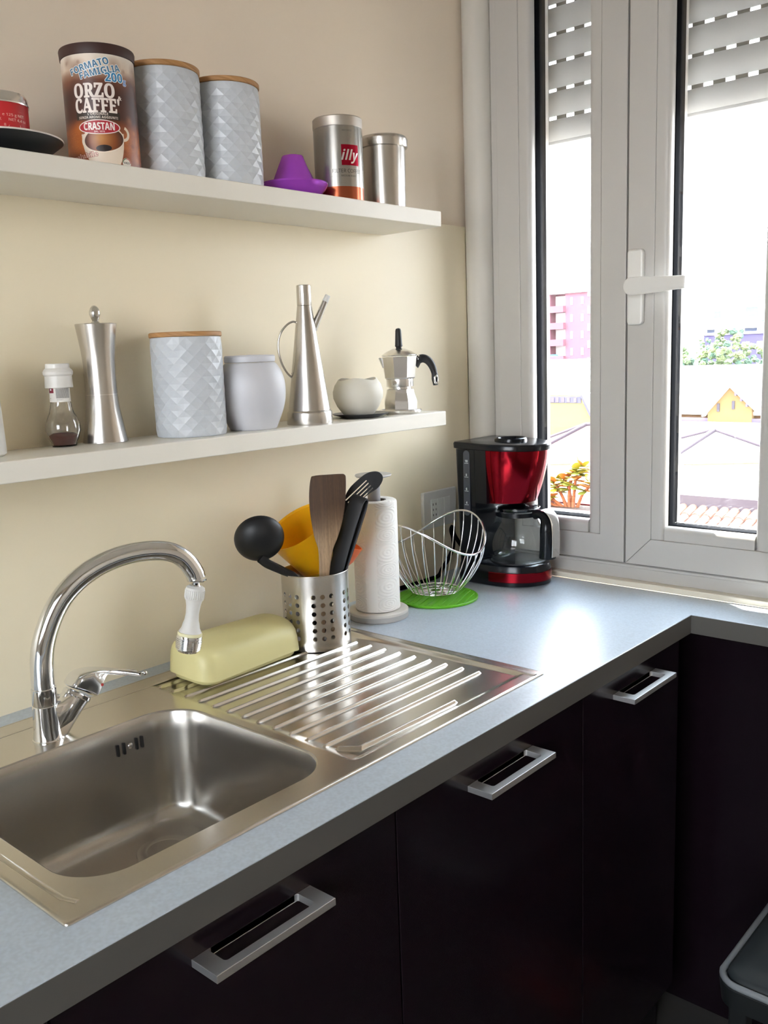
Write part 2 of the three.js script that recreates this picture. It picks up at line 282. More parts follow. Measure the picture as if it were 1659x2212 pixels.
CABS.forEach(([x0, x1, label], i) => {
  const c = thing('base_cabinet', label, 'cabinet', [(x0 + x1) / 2, 0, 0], 0, 'row of base cabinets'), w = (x1 - x0) / 2;
  part(c, 'carcass', [box(-w, w, 0.12, 0.70, 0.03, 0.56), box(-w, w, 0.70, 0.863, 0.545, 0.56)], M.plinth);
  part(c, 'plinth', box(-w, w, 0, 0.12, 0.53, 0.545), M.plinth);
  const d = part(c, 'door', box(-w + 0.0012, w - 0.0012, 0.122, 0.8635, 0.561, 0.580, 0.0012), M.cabinet);
  // flat bow handle: two arms and a front bar
  const s = poly([[-0.0815, 0], [0.0815, 0], [0.0815, 0.040], [-0.0815, 0.040]]); s.holes.push(new THREE.Path(roundRect(0.123, 0.0285, 0.004, 0, 0.01425).getPoints(6)));
  part(d, 'handle', basis(extrude(s, 0.0088, 0.0006), V(0, 0.813, 0.580), V(1, 0, 0), V(0, 0, 1), V(0, 1, 0)), M.satin);
});
{ const t = thing('side_panel', 'dark gloss panel closing the space below the window ledge', 'panel', [1.955, 0, 1.1]);
  part(t, 'board', box(-0.009, 0.009, 0, 0.8635, -1.07, 0.7, 0.001), M.cabinet); }

/* ---------- sink ---------- */
const SY = 0.9032;                                   // top of the sink sheet
{ const t = thing('sink', 'stainless steel inset sink with one bowl and ribbed drainer on the right', 'sink', [0.99, YT, 0.3]);
  const O = [0.99, YT, 0.3], sx0 = 0.580, sx1 = 1.402, sz0 = 0.045, sz1 = 0.5475;
  const bx = 0.7955, bz = 0.343, bhx = 0.1785, bhz = 0.167, br = 0.062;
  // left half of the sheet: flat with the bowl opening
  const xs = 0.985, L = poly([[sx0 + 0.004, -sz0 - 0.004], [xs, -sz0 - 0.004], [xs, -sz1 + 0.004], [sx0 + 0.004, -sz1 + 0.004]]);
  L.holes.push(new THREE.Path(roundRect(2 * bhx, 2 * bhz, br, bx, -bz).getPoints(14)));
  const flat = basis(new THREE.ShapeGeometry(L, 14), V(0, SY, 0), V(1, 0, 0), V(0, 0, -1), V(0, 1, 0)).toNonIndexed();
  // right half: pressed drainer as a fine height field
  const ribs = []; for (let z = 0.0977; z < 0.48; z += 0.03315) ribs.push(z);
  const H = (x, z) => {
    const inx = smooth(x, 0.988, 0.994), e = Math.min(x - 0.9, 1.376 - x, z - 0.078, 0.527 - z);
    let y = SY - 0.0024 * smooth(e, 0, 0.012) * smooth(x, 0.986, 1.006);
    for (const zr of ribs) { const d = Math.max(Math.abs(z - zr) - 0.0009, 0), a = Math.max(0.9985 - x, x - 1.343, 0); const q = Math.hypot(d, a); if (q < 0.0027) y = Math.max(y, SY - 0.0024 + 0.0036 * (1 - smooth(q, 0.0002, 0.0027))); }
    { // short bent rib near the front edge
      const seg = (ax, az, bx2, bz2) => { const ux = bx2 - ax, uz = bz2 - az, l = ux * ux + uz * uz, k = clamp(((x - ax) * ux + (z - az) * uz) / l, 0, 1); return Math.hypot(x - ax - k * ux, z - az - k * uz); };
      const q = Math.max(0, Math.min(seg(1.2208, 0.5055, 1.022, 0.5035), seg(1.022, 0.5035, 1.0045, 0.4825)) - 0.0012); if (q < 0.0034) y = Math.max(y, SY - 0.0024 + 0.0042 * (1 - smooth(q, 0.0002, 0.0034))); }
    // outer ridge between drainer and rim
    const r = Math.min(1.376 - x, z - 0.078); if (x > 0.99) y += 0.0012 * Math.exp(-(((r + 0.004) / 0.005) ** 2)) * smooth(x, 0.99, 1.02);
    return y;
  };
  const nx = 190, nz = 400, x0 = xs, x1 = sx1 - 0.004, z0 = sz0 + 0.004, z1 = sz1 - 0.004, pos = [], uv = [], idx = [];
  for (let i = 0; i <= nx; i++) for (let j = 0; j <= nz; j++) { const x = lerp(x0, x1, i / nx), z = lerp(z0, z1, j / nz); pos.push(x, H(x, z), z); uv.push(x, z); if (i < nx && j < nz) { const k = i * (nz + 1) + j; idx.push(k, k + 1, k + nz + 1, k + 1, k + nz + 2, k + nz + 1); } }
  const hf = new THREE.BufferGeometry(); hf.setAttribute('position', new THREE.Float32BufferAttribute(pos, 3)); hf.setAttribute('uv', new THREE.Float32BufferAttribute(uv, 2)); hf.setIndex(idx); hf.computeVertexNormals();
  const deckBack = [];
  const deck = merge([flat, hf]); deck.translate(-O[0], -O[1], -O[2]); part(t, 'deck', deck, M.sinkSteel);
  // shallow pressed lines near the back and the left edge
  part(t, 'pressed_line', [sweep([[0.612, SY, 0.082], [1.0, SY, 0.082], [1.34, SY, 0.082]], 0.0034, { n: 4, sides: 10, ry: 0.3, up: [0, 1, 0] }), sweep([[0.598, SY, 0.10], [0.598, SY, 0.3], [0.600, SY, 0.500], [0.606, SY, 0.522]], 0.0034, { n: 20, sides: 10, ry: 0.3, up: [0, 1, 0] })].map((g) => g.translate(-O[0], -O[1], -O[2])), M.sinkSteel);
  // rolled outer edge
  const edge = []; for (const [o, y] of [[0.0045, SY + 0.0001], [0.0022, SY + 0.0001], [0.0006, SY - 0.0008], [0, SY - 0.002], [0, YT]]) edge.push(rrLoop((sx0 + sx1) / 2, y, (sz0 + sz1) / 2, (sx1 - sx0) / 2 - o, (sz1 - sz0) / 2 - o, 0.006, 5));
  part(t, 'rim', loft(edge, { capA: false, capB: false, crease: 1 }).translate(-O[0], -O[1], -O[2]), M.sinkSteel);
  // bowl
  const D = [[0, SY, br], [0.0012, SY - 0.0006, br - 0.001], [0.0024, SY - 0.003, br - 0.002], [0.0045, SY - 0.03, br - 0.003], [0.009, 0.80, br - 0.004], [0.0125, 0.768, br - 0.006], [0.016, 0.757, br - 0.008], [0.024, 0.748, br - 0.012], [0.036, 0.744, br - 0.02], [0.07, 0.7425, 0.04], [0.115, 0.741, 0.03], [0.14, 0.7405, 0.02]];
  const loops = D.map(([o, y, r]) => rrLoop(bx, y, bz, bhx - o, bhz - o, Math.max(r, 0.005), 14));
  const bowl = part(t, 'bowl', loft(loops, { capA: false, capB: true, crease: 1.1 }).translate(-O[0], -O[1], -O[2]), M.bowlSteel);
  const dr = part(t, 'drain', lathe([[0.0001, -0.004], [0.020, -0.003], [0.026, 0.0005], [0.033, 0.0022], [0.0395, 0.0016], [0.041, 0]], 48, 0.6).translate(0.874 - O[0], 0.7418 - O[1], 0.268 - O[2]), M.steel);
  part(dr, 'drain_grate', [lathe([[0.0001, 0.0012], [0.0195, 0.0012]], 32).translate(0.874 - O[0], 0.7418 - O[1] - 0.003, 0.268 - O[2])], M.dark);
  const wallZ = 0.1812, slot = (x) => basis(extrude(roundRect(0.0042, 0.0175, 0.0019), 0.0022, 0), V(x - O[0], 0.8672 - O[1], wallZ - 0.0008 - O[2]), V(1, 0, 0), V(0, 0.9985, -0.055), V(0, 0.055, 0.9985));
  for (const x of [0.8655, 0.8755, 0.896, 0.905]) part(bowl, 'overflow_slot', slot(x), M.dark);
  part(bowl, 'overflow_screw', new THREE.SphereGeometry(0.0045, 20, 10).scale(1, 1, 0.45).translate(0.8862 - O[0], 0.8672 - O[1], wallZ - O[2]), M.nickel);
}
/* ---------- tap ---------- */
let c0lever;
{ const t = thing('tap', 'chrome kitchen tap with swan-neck spout and white spray head over the sink', 'tap', [0.787, SY, 0.140]);
  part(t, 'body', [lathe([[0.0001, 0], [0.0208, 0], [0.0208, 0.0012], [0.0196, 0.0022], [0.0184, 0.014], [0.0174, 0.032], [0.0170, 0.0485], [0.0160, 0.0497], [0.0001, 0.0497]], 48, 0.5)], M.chrome);
  // slanted branch rising to the cartridge
  part(t, 'branch', sweep([[0.008, 0.0005, 0], [0.021, 0.018, 0], [0.034, 0.034, 0], [0.0465, 0.0475, 0]], [0.0165, 0.0178, 0.0190, 0.0200], { n: 24, sides: 40, ry: 0.86, up: [0, 0, 1] }), M.chrome);
  part(t, 'web', toCreasedNormals(extrude(poly([[-0.010, 0.0015], [0.021, 0.0015], [0.055, 0.0400], [0.040, 0.0575], [0.030, 0.0535], [0.018, 0.0500], [-0.006, 0.0490]]), 0.0310, 0.0055, 10), 0.5).translate(0, 0, -0.0155), M.chrome);
  const ax = V(0.60, 0.80, 0).normalize(), up2 = V(-ax.y, ax.x, 0), cart = (pts) => basis(lathe(pts, 48, 0.5), V(0.0475, 0.0485, 0), up2.clone().negate(), ax, V(0, 0, 1));
  part(t, 'cartridge_ring', cart([[0.0001, -0.004], [0.0196, -0.004], [0.0203, -0.003], [0.0203, 0.0015], [0.0196, 0.0022], [0.0186, 0.0030], [0.0186, 0.0036], [0.0001, 0.0036]]), M.chrome);
  { const s = smoothShape([[0.0360, 0.0640], [0.0405, 0.0735], [0.0480, 0.0795], [0.0600, 0.0815], [0.0780, 0.0792], [0.1040, 0.0708], [0.130, 0.0595], [0.1487, 0.0506], [0.1478, 0.0480], [0.128, 0.0552], [0.1020, 0.0650], [0.0915, 0.0640], [0.0840, 0.0560], [0.0755, 0.0440], [0.0690, 0.0405], [0.053, 0.052]]);
    const g = new THREE.ExtrudeGeometry(s, { depth: 0.0001, bevelEnabled: true, bevelThickness: 0.0165, bevelSize: 0.0045, bevelOffset: -0.0045, bevelSegments: 9, curveSegments: 8 }), p = g.attributes.position;
    for (let i = 0; i < p.count; i++) p.setZ(i, p.getZ(i) * lerp(1.05, 0.42, smooth(p.getX(i), 0.055, 0.135)));
    c0lever = toCreasedNormals(g, 0.9); }
  const lv = part(t, 'lever', c0lever, M.chrome);
  part(lv, 'lever_tip', [new THREE.SphereGeometry(0.0034, 18, 12).translate(0.1590, 0.0468, 0), sweep([[0.146, 0.0505, 0], [0.1590, 0.0468, 0]], 0.0014, { n: 2, sides: 8 })], M.chrome);
  part(lv, 'temperature_mark', new THREE.SphereGeometry(0.0022, 12, 8).scale(1, 1, 0.4).translate(0.0790, 0.0560, 0.0155), std('#a02418', 0.4));
  part(t, 'collar', lathe([[0.0001, 0.0502], [0.0162, 0.0502], [0.0166, 0.051], [0.0166, 0.0725], [0.0158, 0.0735], [0.0001, 0.0735]], 44, 0.5), M.chrome);
  part(t, 'retaining_screw', new THREE.SphereGeometry(0.0038, 14, 10).translate(0.0165, 0.056, 0.004), M.chrome);
  const d = [0.9316, 0.3635], pt = (s, y) => [s * d[0], y - SY, s * d[1]];
  const path = [pt(0, 0.9765), pt(0, 1.0), pt(0.002, 1.0243), pt(0.0125, 1.0575), pt(0.0345, 1.0965), pt(0.0705, 1.1265), pt(0.1140, 1.1425), pt(0.1556, 1.1455), pt(0.1868, 1.1405), pt(0.2072, 1.1275), pt(0.2165, 1.1085), pt(0.2200, 1.0965)];
  part(t, 'spout', sweep(path, [0.0153, 0.0152, 0.0148, 0.0145, 0.0143, 0.0141, 0.0140, 0.0139], { n: 140, sides: 36, sm: 24 }), M.chrome);
  const e = V(...pt(0.2205, 1.0955)), dn = V(-0.16, -1, -0.10).normalize(), xx = V(1, 0, 0).addScaledVector(dn, -dn.x).normalize(), zz = xx.clone().cross(dn), head = (pts, seg = 40, cr = 0.5) => basis(lathe(pts.map((p) => [p[1] < 0.012 ? p[0] * 1.06 : p[0] * (p[1] > 0.078 ? 1.22 : 1.12), p[1]]), seg, cr), e, xx, dn, zz);
  part(t, 'swivel_joint', head([[0.0001, -0.002], [0.0133, -0.002], [0.0137, 0.0005], [0.0125, 0.0025], [0.006, 0.003], [0.0045, 0.006], [0.0065, 0.010], [0.0045, 0.014], [0.0001, 0.014]]), M.chrome);
  const sp = part(t, 'spray_head', head([[0.0001, 0.0105], [0.009, 0.0105], [0.0118, 0.013], [0.0125, 0.018], [0.0122, 0.030], [0.0105, 0.033], [0.0092, 0.040], [0.0084, 0.052], [0.0092, 0.062], [0.0108, 0.067], [0.0118, 0.0735], [0.0136, 0.0792], [0.0001, 0.0792]]), M.whitePlastic, 'white plastic spray head');
  const kn = []; for (let k = 0; k < 30; k++) { const a = (k / 30) * 2 * PI; kn.push(basis(box(-0.0006, 0.0006, 0.0165, 0.0285, -0.0006, 0.0006, 0.0003), e.clone().addScaledVector(xx, Math.cos(a) * 0.0138).addScaledVector(zz, Math.sin(a) * 0.0138), xx, dn, zz)); }
  part(sp, 'knurled_ring', kn, M.whitePlastic);
  part(t, 'cream_seal', head([[0.0001, 0.0795], [0.0142, 0.0795], [0.0145, 0.081], [0.0145, 0.0838], [0.0001, 0.0838]]), std('#e9e2b8', 0.5));
  const pr = [[0.0001, 0.084], [0.0150, 0.084]]; for (let k = 0; k < 7; k++) { const y = 0.0862 + k * 0.0026, r = 0.0158 - Math.abs(k - 2) * 0.00022; pr.push([r, y], [r, y + 0.0015], [r - 0.0008, y + 0.0019], [r - 0.0008, y + 0.0024]); }
  pr.push([0.0138, 0.1055], [0.0118, 0.1085], [0.0001, 0.110]);
  part(t, 'chrome_rose', head(pr, 44, 0.35), M.chrome, 'ribbed chrome rose'); }

/* ---------- on the drainer and worktop ---------- */
{ // pale yellow box, lid on a shallow tray, seam in a wave
  const cx = 1.1355, cz = 0.119, hx = 0.108, hz = 0.053;
  const t = thing('bread_box', 'pale yellow plastic storage box with a rounded lid on the drainer', 'box', [cx, SY, cz], 0.02);
  const seam = (x, z) => { const s = x / hx; return 0.0125 + 0.0068 * Math.sin(s * 3.6 + 0.9) * (z > 0 ? 1 : 0.3) + 0.002; };
  const R = (y, o, r, dz = 0) => rrLoop(0, y, dz, hx - o, hz - o * 0.8, r, 10);
  part(t, 'tray', loft([R(0.0008, 0.012, 0.02), R(0.004, 0.0075, 0.024), R(0.012, 0.0056, 0.026), rrLoop(0, (x, z) => seam(x, z) + 0.001, 0, hx - 0.0050, hz - 0.0046, 0.026, 10)], { capB: false, crease: 0.9 }), M.butterBase);
  const Q = (y, ox, oz, r, dz) => rrLoop(0, y, dz, hx - ox, hz - oz, r, 10);
  const lid = [rrLoop(0, (x, z) => seam(x, z), 0, hx, hz, 0.026, 10), Q(0.030, 0.0010, 0.0012, 0.026, 0), Q(0.042, 0.0022, 0.0030, 0.026, -0.001), Q(0.0485, 0.0034, 0.0070, 0.026, -0.0025), Q(0.0530, 0.0050, 0.0125, 0.026, -0.0045), Q(0.0562, 0.0078, 0.0195, 0.025, -0.0065), Q(0.0585, 0.0120, 0.0280, 0.020, -0.0085), Q(0.0598, 0.0180, 0.0385, 0.012, -0.010)];
  lid.slice(2).forEach((L) => L.forEach((p) => { p.y += (0.004 + 0.003 * smooth(-p.x, 0.02, 0.1)) * smooth(p.y, 0.03, 0.06); }));
  const lm = part(t, 'lid', loft(lid, { capA: false, crease: 1.1 }), M.butter);
  part(lm, 'handle_notch', sweep([[-0.1030, 0.043, -0.012], [-0.1038, 0.0425, 0.004], [-0.1012, 0.040, 0.024]], 0.0012, { n: 14, sides: 8 }), M.butterBase); }

const HX = 1.3047, HZ = 0.1391, VA = V(0.6912, 0, -0.7227), VR = V(0.7227, 0, 0.6912), HTURN = -Math.atan2(0.6912, 0.7227);
{ // perforated cutlery holder with true holes
  const t = thing('utensil_holder', 'perforated stainless steel utensil holder standing on the drainer', 'utensil holder', [HX, SY - 0.0008, HZ]);
  const R = 0.0592, T = 0.0009, Htop = 0.1325, pos = [];
  const put = (u, v, r) => { const a = u / R; return [Math.sin(a) * r, v, Math.cos(a) * r]; };
  const quad = (a, b, c, d) => pos.push(...a, ...b, ...c, ...a, ...c, ...d);
  const plain = (u0, u1, v0, v1) => { const n = Math.max(1, Math.ceil((u1 - u0) / 0.004)); for (let i = 0; i < n; i++) { const a = lerp(u0, u1, i / n), b = lerp(u0, u1, (i + 1) / n); for (const r of [R, R - T]) quad(put(a, v0, r), put(b, v0, r), put(b, v1, r), put(a, v1, r)); } };
  const cell = (u0, u1, v0, v1, hr) => { const cu = (u0 + u1) / 2, cv = (v0 + v1) / 2, N = 24, P = [], Q = [];
    for (let k = 0; k < N; k++) { const a = (k / N) * 2 * PI + PI / 4, c = Math.cos(a), s = Math.sin(a), m = Math.max(Math.abs(c), Math.abs(s)); P.push([cu + (c / m) * (u1 - u0) / 2, cv + (s / m) * (v1 - v0) / 2]); Q.push([cu + c * hr, cv + s * hr]); }
    for (let k = 0; k < N; k++) { const l = (k + 1) % N; for (const r of [R, R - T]) quad(put(...P[k], r), put(...P[l], r), put(...Q[l], r), put(...Q[k], r)); quad(put(...Q[k], R), put(...Q[l], R), put(...Q[l], R - T), put(...Q[k], R - T)); } };
  const deg = (d) => (d * PI / 180) * R, CW = deg(15.5), camA = Math.atan2(-1.0888, 1.1384) * 180 / PI, rows = [0.0155, 0.0303, 0.0451, 0.0599, 0.0747, 0.0895, 0.1043];
  for (let g = 0; g < 6; g++) { const c0 = camA + 11 + g * 60;
    for (let k = -1; k <= 1; k++) { const u = deg(c0 + 15.5 * k); plain(u - CW / 2, u + CW / 2, 0, rows[0]); for (let r = 0; r < 6; r++) cell(u - CW / 2, u + CW / 2, rows[r], rows[r + 1], 0.0041); plain(u - CW / 2, u + CW / 2, rows[6], Htop); }
    plain(deg(c0 + 23.25), deg(c0 + 36.75), 0, Htop); }
  const g = new THREE.BufferGeometry(); g.setAttribute('position', new THREE.Float32BufferAttribute(pos, 3)); g.computeVertexNormals();
  part(t, 'perforated_wall', toCreasedNormals(g, 0.5), M.steel);
  part(t, 'rolled_rim', new THREE.TorusGeometry(R - 0.0003, 0.0011, 10, 72).rotateX(PI / 2).translate(0, Htop, 0), M.steel);
  part(t, 'bottom', cyl(R - 0.001, 0.001, 0.003, 56), M.steel); }
// utensils: built in a frame facing the room, X to the right, Y up from the worktop
const tool = (name, label, cat, off) => { const t = thing(name, label, cat, [HX + VA.x * off, YT, HZ + VA.z * off], HTURN); return t; };
{ const t = tool('spatula', 'wooden spatula with a scorched dark blade standing in the steel holder', 'spatula', -0.02);
  const wt = dataTex(128, 256, (u, v) => { const y = v, burn = smooth(y + 0.05 * vnoise(u * 5, v * 9, 5, 9), 0.60, 0.86), g = 0.88 + 0.16 * vnoise(u * 40, v * 6, 40, 6) - 0.10 * vnoise(u * 60, v * 70, 60, 70); const c = [lerp(0.70, 0.33, burn) * g, lerp(0.585, 0.235, burn) * g, lerp(0.46, 0.16, burn) * g]; return c; }, true);
  wt.wrapS = wt.wrapT = THREE.ClampToEdgeWrapping;
  const s = smoothShape([[-0.002, 0.012], [0.010, 0.012], [0.0175, 0.07], [0.0247, 0.126], [0.0332, 0.1723], [0.0430, 0.1955], [0.0538, 0.2290], [0.0590, 0.262], [0.0612, 0.296], [0.0590, 0.3035], [0.052, 0.3048], [0.030, 0.3045], [0.008, 0.3035], [0.0012, 0.2985], [-0.0030, 0.268], [-0.0022, 0.233], [0.0028, 0.1965], [0.0082, 0.1735], [0.0074, 0.126], [0.003, 0.07]]);
  const g = extrude(s, 0.006, 0.0015, 8); const p = g.attributes.position, u = g.attributes.uv; for (let i = 0; i < p.count; i++) u.setXY(i, clamp((p.getX(i) + 0.005) / 0.07, 0, 1), clamp(p.getY(i) / 0.306, 0, 1));
  part(t, 'blade_and_handle', toCreasedNormals(g, 0.8), new THREE.MeshPhysicalMaterial({ map: wt, roughness: 0.7 })); }
{ const t = tool('ladle', 'black nylon ladle with a round bowl leaning left in the steel holder', 'ladle', -0.03);
  const R = 0.0425, sh = (r, off) => { const a = []; for (let k = 0; k <= 18; k++) { const th = (k / 18) * 1.62; a.push([Math.max(0.0001, Math.sin(th) * r), -Math.cos(th) * r * 0.62 + off]); } return a; };
  const prof = [...sh(R, 0), ...sh(R - 0.0022, 0).reverse()];
  part(t, 'bowl', basis(lathe(prof, 48, 0.8), V(-0.0905, 0.2045, 0.012), ...frameFrom(V(-0.15, 0.32, -0.93), V(1, 0, 0))), M.black);
  part(t, 'handle', sweep([[-0.0900, 0.1720, 0.022], [-0.0800, 0.1620, 0.020], [-0.0690, 0.1545, 0.016], [-0.054, 0.1445, 0.009], [-0.033, 0.1290, 0.002], [-0.012, 0.085, -0.006], [0.006, 0.018, -0.012]], [0.0085, 0.0075, 0.006, 0.0052, 0.005, 0.005], { n: 40, sides: 14, ry: 0.6 }), M.black); }
{ const t = tool('slotted_turner', 'black slotted turner leaning right over the paper roll', 'turner', 0.02);
  const s = smoothShape([[0.048, 0.222], [0.0555, 0.247], [0.066, 0.270], [0.082, 0.286], [0.100, 0.2985], [0.117, 0.301], [0.1265, 0.295], [0.1275, 0.285], [0.119, 0.272], [0.103, 0.262], [0.086, 0.249], [0.071, 0.232], [0.058, 0.215]]);
  for (let k = 0; k < 4; k++) { const o = (k - 1.5) * 0.0058, d = V2(0.78, 0.62), n = V2(-0.62, 0.78), a = V2(0.0665, 0.2455).addScaledVector(n, o), b = V2(0.1045, 0.2790).addScaledVector(n, o), h = new THREE.Path([a.clone().addScaledVector(n, -0.001), b.clone().addScaledVector(n, -0.001), b.clone().addScaledVector(n, 0.001), a.clone().addScaledVector(n, 0.001)]); s.holes.push(h); }
  part(t, 'blade', extrude(s, 0.003, 0.0006), M.black);
  part(t, 'handle', sweep([[0.058, 0.228, 0.0015], [0.047, 0.205, 0.0015], [0.034, 0.150, -0.002], [0.022, 0.080, -0.004], [0.010, 0.016, -0.006]], [0.0075, 0.006, 0.0055, 0.0055, 0.0055], { n: 36, sides: 14, ry: 0.55 }), M.black); }
{ const t = tool('tongs', 'black plastic tongs with folded arms standing in front of the turner', 'tongs', 0.0);
  // strap folded double at the top, seen three-quarter
  const path = [[-0.004, 0], [-0.0095, 0.06], [-0.0105, 0.135], [-0.0095, 0.150], [-0.0045, 0.1565], [0.0015, 0.1545], [0.0045, 0.147], [0.0060, 0.13], [0.0060, 0.06], [0.003, 0]];
  const c = new THREE.CatmullRomCurve3(path.map((p) => V(p[0], p[1], 0)), false, 'catmullrom', 0.5).getPoints(70), o = 0.0016, A = [], B = [];
  c.forEach((p, i) => { const q = c[Math.min(i + 1, c.length - 1)].clone().sub(c[Math.max(i - 1, 0)]).normalize(); A.push(V2(p.x - q.y * o, p.y + q.x * o)); B.unshift(V2(p.x + q.y * o, p.y - q.x * o)); });
  const g = extrude(new THREE.Shape([...A, ...B]), 0.0285, 0.0008).translate(0, 0, -0.0142);
  const m = part(t, 'folded_strap', toCreasedNormals(g, 0.6), M.black);
  m.rotation.set(0, 0.92, -0.345, 'ZYX'); m.position.set(0.0345, 0.113, 0.004); m.rotation.order = 'ZYX'; }
{ const t = tool('scoop_bowl', 'yellow translucent plastic bowl leaning in the holder behind the ladle', 'bowl', 0.036);
  const P = [[0.0001, 0.0], [0.034, 0.0], [0.040, 0.006], [0.045, 0.030], [0.052, 0.062], [0.060, 0.100], [0.0630, 0.106]], I = [[0.0585, 0.1035], [0.0500, 0.062], [0.043, 0.030], [0.038, 0.0085], [0.032, 0.002], [0.0001, 0.002]];
  const up = V(-0.44, 0.80, 0.28).normalize(), x = V(0.83, 0.52, -0.05).addScaledVector(up, -V(0.83, 0.52, -0.05).dot(up)).normalize(), z = x.clone().cross(up);
  const o = V(-0.026, 0.207, 0).addScaledVector(up, -0.105);
  part(t, 'bowl_wall', basis(lathe([...P, ...I], 64, 0.6), o, x, up, z), M.yellow);
  part(t, 'foot', basis(lathe([[0.0001, -0.022], [0.024, -0.022], [0.036, -0.003], [0.0445, 0.026], [0.0001, 0.026]], 40, 0.6), o, x, up, z), M.amber); }
{ const t = tool('orange_bowl', 'orange plastic cup rim peeking out between tongs and paper roll', 'cup', 0.062);
  part(t, 'cup_wall', basis(lathe([[0.0001, 0], [0.02, 0], [0.030, 0.02], [0.036, 0.048], [0.034, 0.048], [0.028, 0.02], [0.019, 0.002], [0.0001, 0.002]], 48, 0.6), V(0.036, 0.126, 0), V(0.9, -0.43, 0), V(0.43, 0.9, 0), V(0, 0, 1)), M.orange); }

{ const t = thing('paper_towel_holder', 'pale grey paper towel holder with round base and capped post', 'holder', [1.494, YT, 0.115]);
  part(t, 'base', [lathe([[0.0001, 0], [0.0575, 0], [0.0588, 0.002], [0.0588, 0.0108], [0.0001, 0.0108]], 64, 0.5)], std('#a9a7a4', 0.5));
  part(t, 'base_top', lathe([[0.0001, 0.0108], [0.0586, 0.0108], [0.0590, 0.0125], [0.0588, 0.0155], [0.057, 0.0168], [0.0001, 0.0168]], 64, 0.5), std('#cdc8bf', 0.5));
  part(t, 'post', lathe([[0.0001, 0.0168], [0.0128, 0.0168], [0.0122, 0.2555], [0.0112, 0.2565], [0.0098, 0.2575], [0.0098, 0.268], [0.0108, 0.271], [0.0001, 0.272]], 40, 0.5), std('#9c9ca0', 0.42));
  part(t, 'cap', lathe([[0.0001, 0.271], [0.018, 0.2715], [0.033, 0.2755], [0.035, 0.2775], [0.0345, 0.2795], [0.030, 0.2800], [0.0001, 0.2785]], 56, 0.6), std('#c9c7c3', 0.4)); }
{ const quilt = dataTex(256, 512, (u, v) => { // embossed spirals in a tall repeat
    const y = (v * 2) % 1, x = u * 4 % 1; const a = Math.hypot((x - 0.5) * 0.5, (y - 0.25) * 0.9), b = Math.hypot((x - 0.5) * 0.42, (y - 0.75) * 0.62), k = Math.min(a, b); const w = 0.5 + 0.5 * Math.cos(k * 120); return Math.abs(x - 0.5) < 0.34 ? 0.45 + 0.55 * w : 0.42; }, false);
  const t = thing('paper_towel_roll', 'white embossed paper towel roll on the grey holder', 'paper roll', [1.494, YT + 0.0168, 0.115], 0.49);
  const pm = new THREE.MeshPhysicalMaterial({ color: S('#f3f0ea'), roughness: 0.95, bumpMap: quilt, bumpScale: 0.001 });
  const byHeight = (g) => { const p = g.attributes.position, u = g.attributes.uv; for (let i = 0; i < p.count; i++) u.setY(i, p.getY(i) / 0.2145 * 1.6); return g; };
  part(t, 'paper', byHeight(toCreasedNormals(new THREE.LatheGeometry([[0.0215, 0.002], [0.0425, 0.0015], [0.0432, 0.003], [0.0432, 0.2095], [0.0420, 0.2125], [0.0385, 0.2145], [0.0225, 0.2135]].map((p) => V2(...p)), 72), 0.6)), pm);
  part(t, 'core', toCreasedNormals(new THREE.LatheGeometry([[0.0200, 0.002], [0.0216, 0.002], [0.0216, 0.2125], [0.0200, 0.2125], [0.0200, 0.002]].map((p) => V2(...p)), 48), 0.6), std('#a0907c', 0.9)); }

{ const t = thing('trivet', 'round bright green silicone trivet under the wire basket', 'trivet', [1.662, YT, 0.129]);
  part(t, 'disc', lathe([[0.0001, 0], [0.083, 0], [0.0848, 0.0015], [0.0850, 0.0045], [0.0838, 0.0058], [0.081, 0.0058], [0.0798, 0.0045], [0.0001, 0.0045]], 72, 0.5), M.green);
  for (let k = -5; k <= 5; k++) { const d = k * 0.0136, h = Math.sqrt(0.078 ** 2 - d * d); part(t, 'rib', box(-h, h, 0.0044, 0.0060, d - 0.0022, d + 0.0022, 0.0007).rotateY(0.35), M.green); } }
{ const t = thing('wire_basket', 'chrome wire fruit basket with a wavy rim on the green trivet', 'basket', [1.678, YT + 0.0062, 0.112]);
  const A = V(0.781, 0, -0.624), Rt = V(0.624, 0, 0.781), pt = (th, r, y) => { const c = Math.cos(th) * r, s = Math.sin(th) * r; return [Rt.x * c + A.x * s, y, Rt.z * c + A.z * s]; };
  const rimY = (th) => 0.127 + 0.032 * Math.cos(2 * (th - 0.87)), rimR = 0.1055, rim = [];
  for (let k = 0; k < 48; k++) { const th = (k / 48) * 2 * PI; rim.push(pt(th, rimR, rimY(th))); }
  part(t, 'rim', sweep(rim, 0.0024, { n: 144, sides: 12, closed: true }), M.chrome);
  const ring = (r, y, w) => new THREE.TorusGeometry(r, w, 8, 56).rotateX(PI / 2).translate(0, y, 0);
  part(t, 'base_ring', ring(0.052, 0.0065, 0.0017), M.chrome); part(t, 'base_ring', ring(0.034, 0.0045, 0.0012), M.chrome); part(t, 'base_ring', ring(0.015, 0.0045, 0.0012), M.chrome);
  for (let k = 0; k < 28; k++) { const th = (k / 28) * 2 * PI, H = rimY(th), p = [pt(th, 0.010, 0.0040), pt(th, 0.042, 0.0030), pt(th, 0.0525, 0.0068)]; for (let q = 1; q <= 7; q++) { const s = q / 7; p.push(pt(th, 0.0535 + (rimR - 0.0535) * Math.pow(Math.sin(s * PI / 2), 0.9), lerp(0.008, H, s))); }
    part(t, 'wire', sweep(p, 0.00125, { n: 40, sides: 7 }), M.chrome); } }

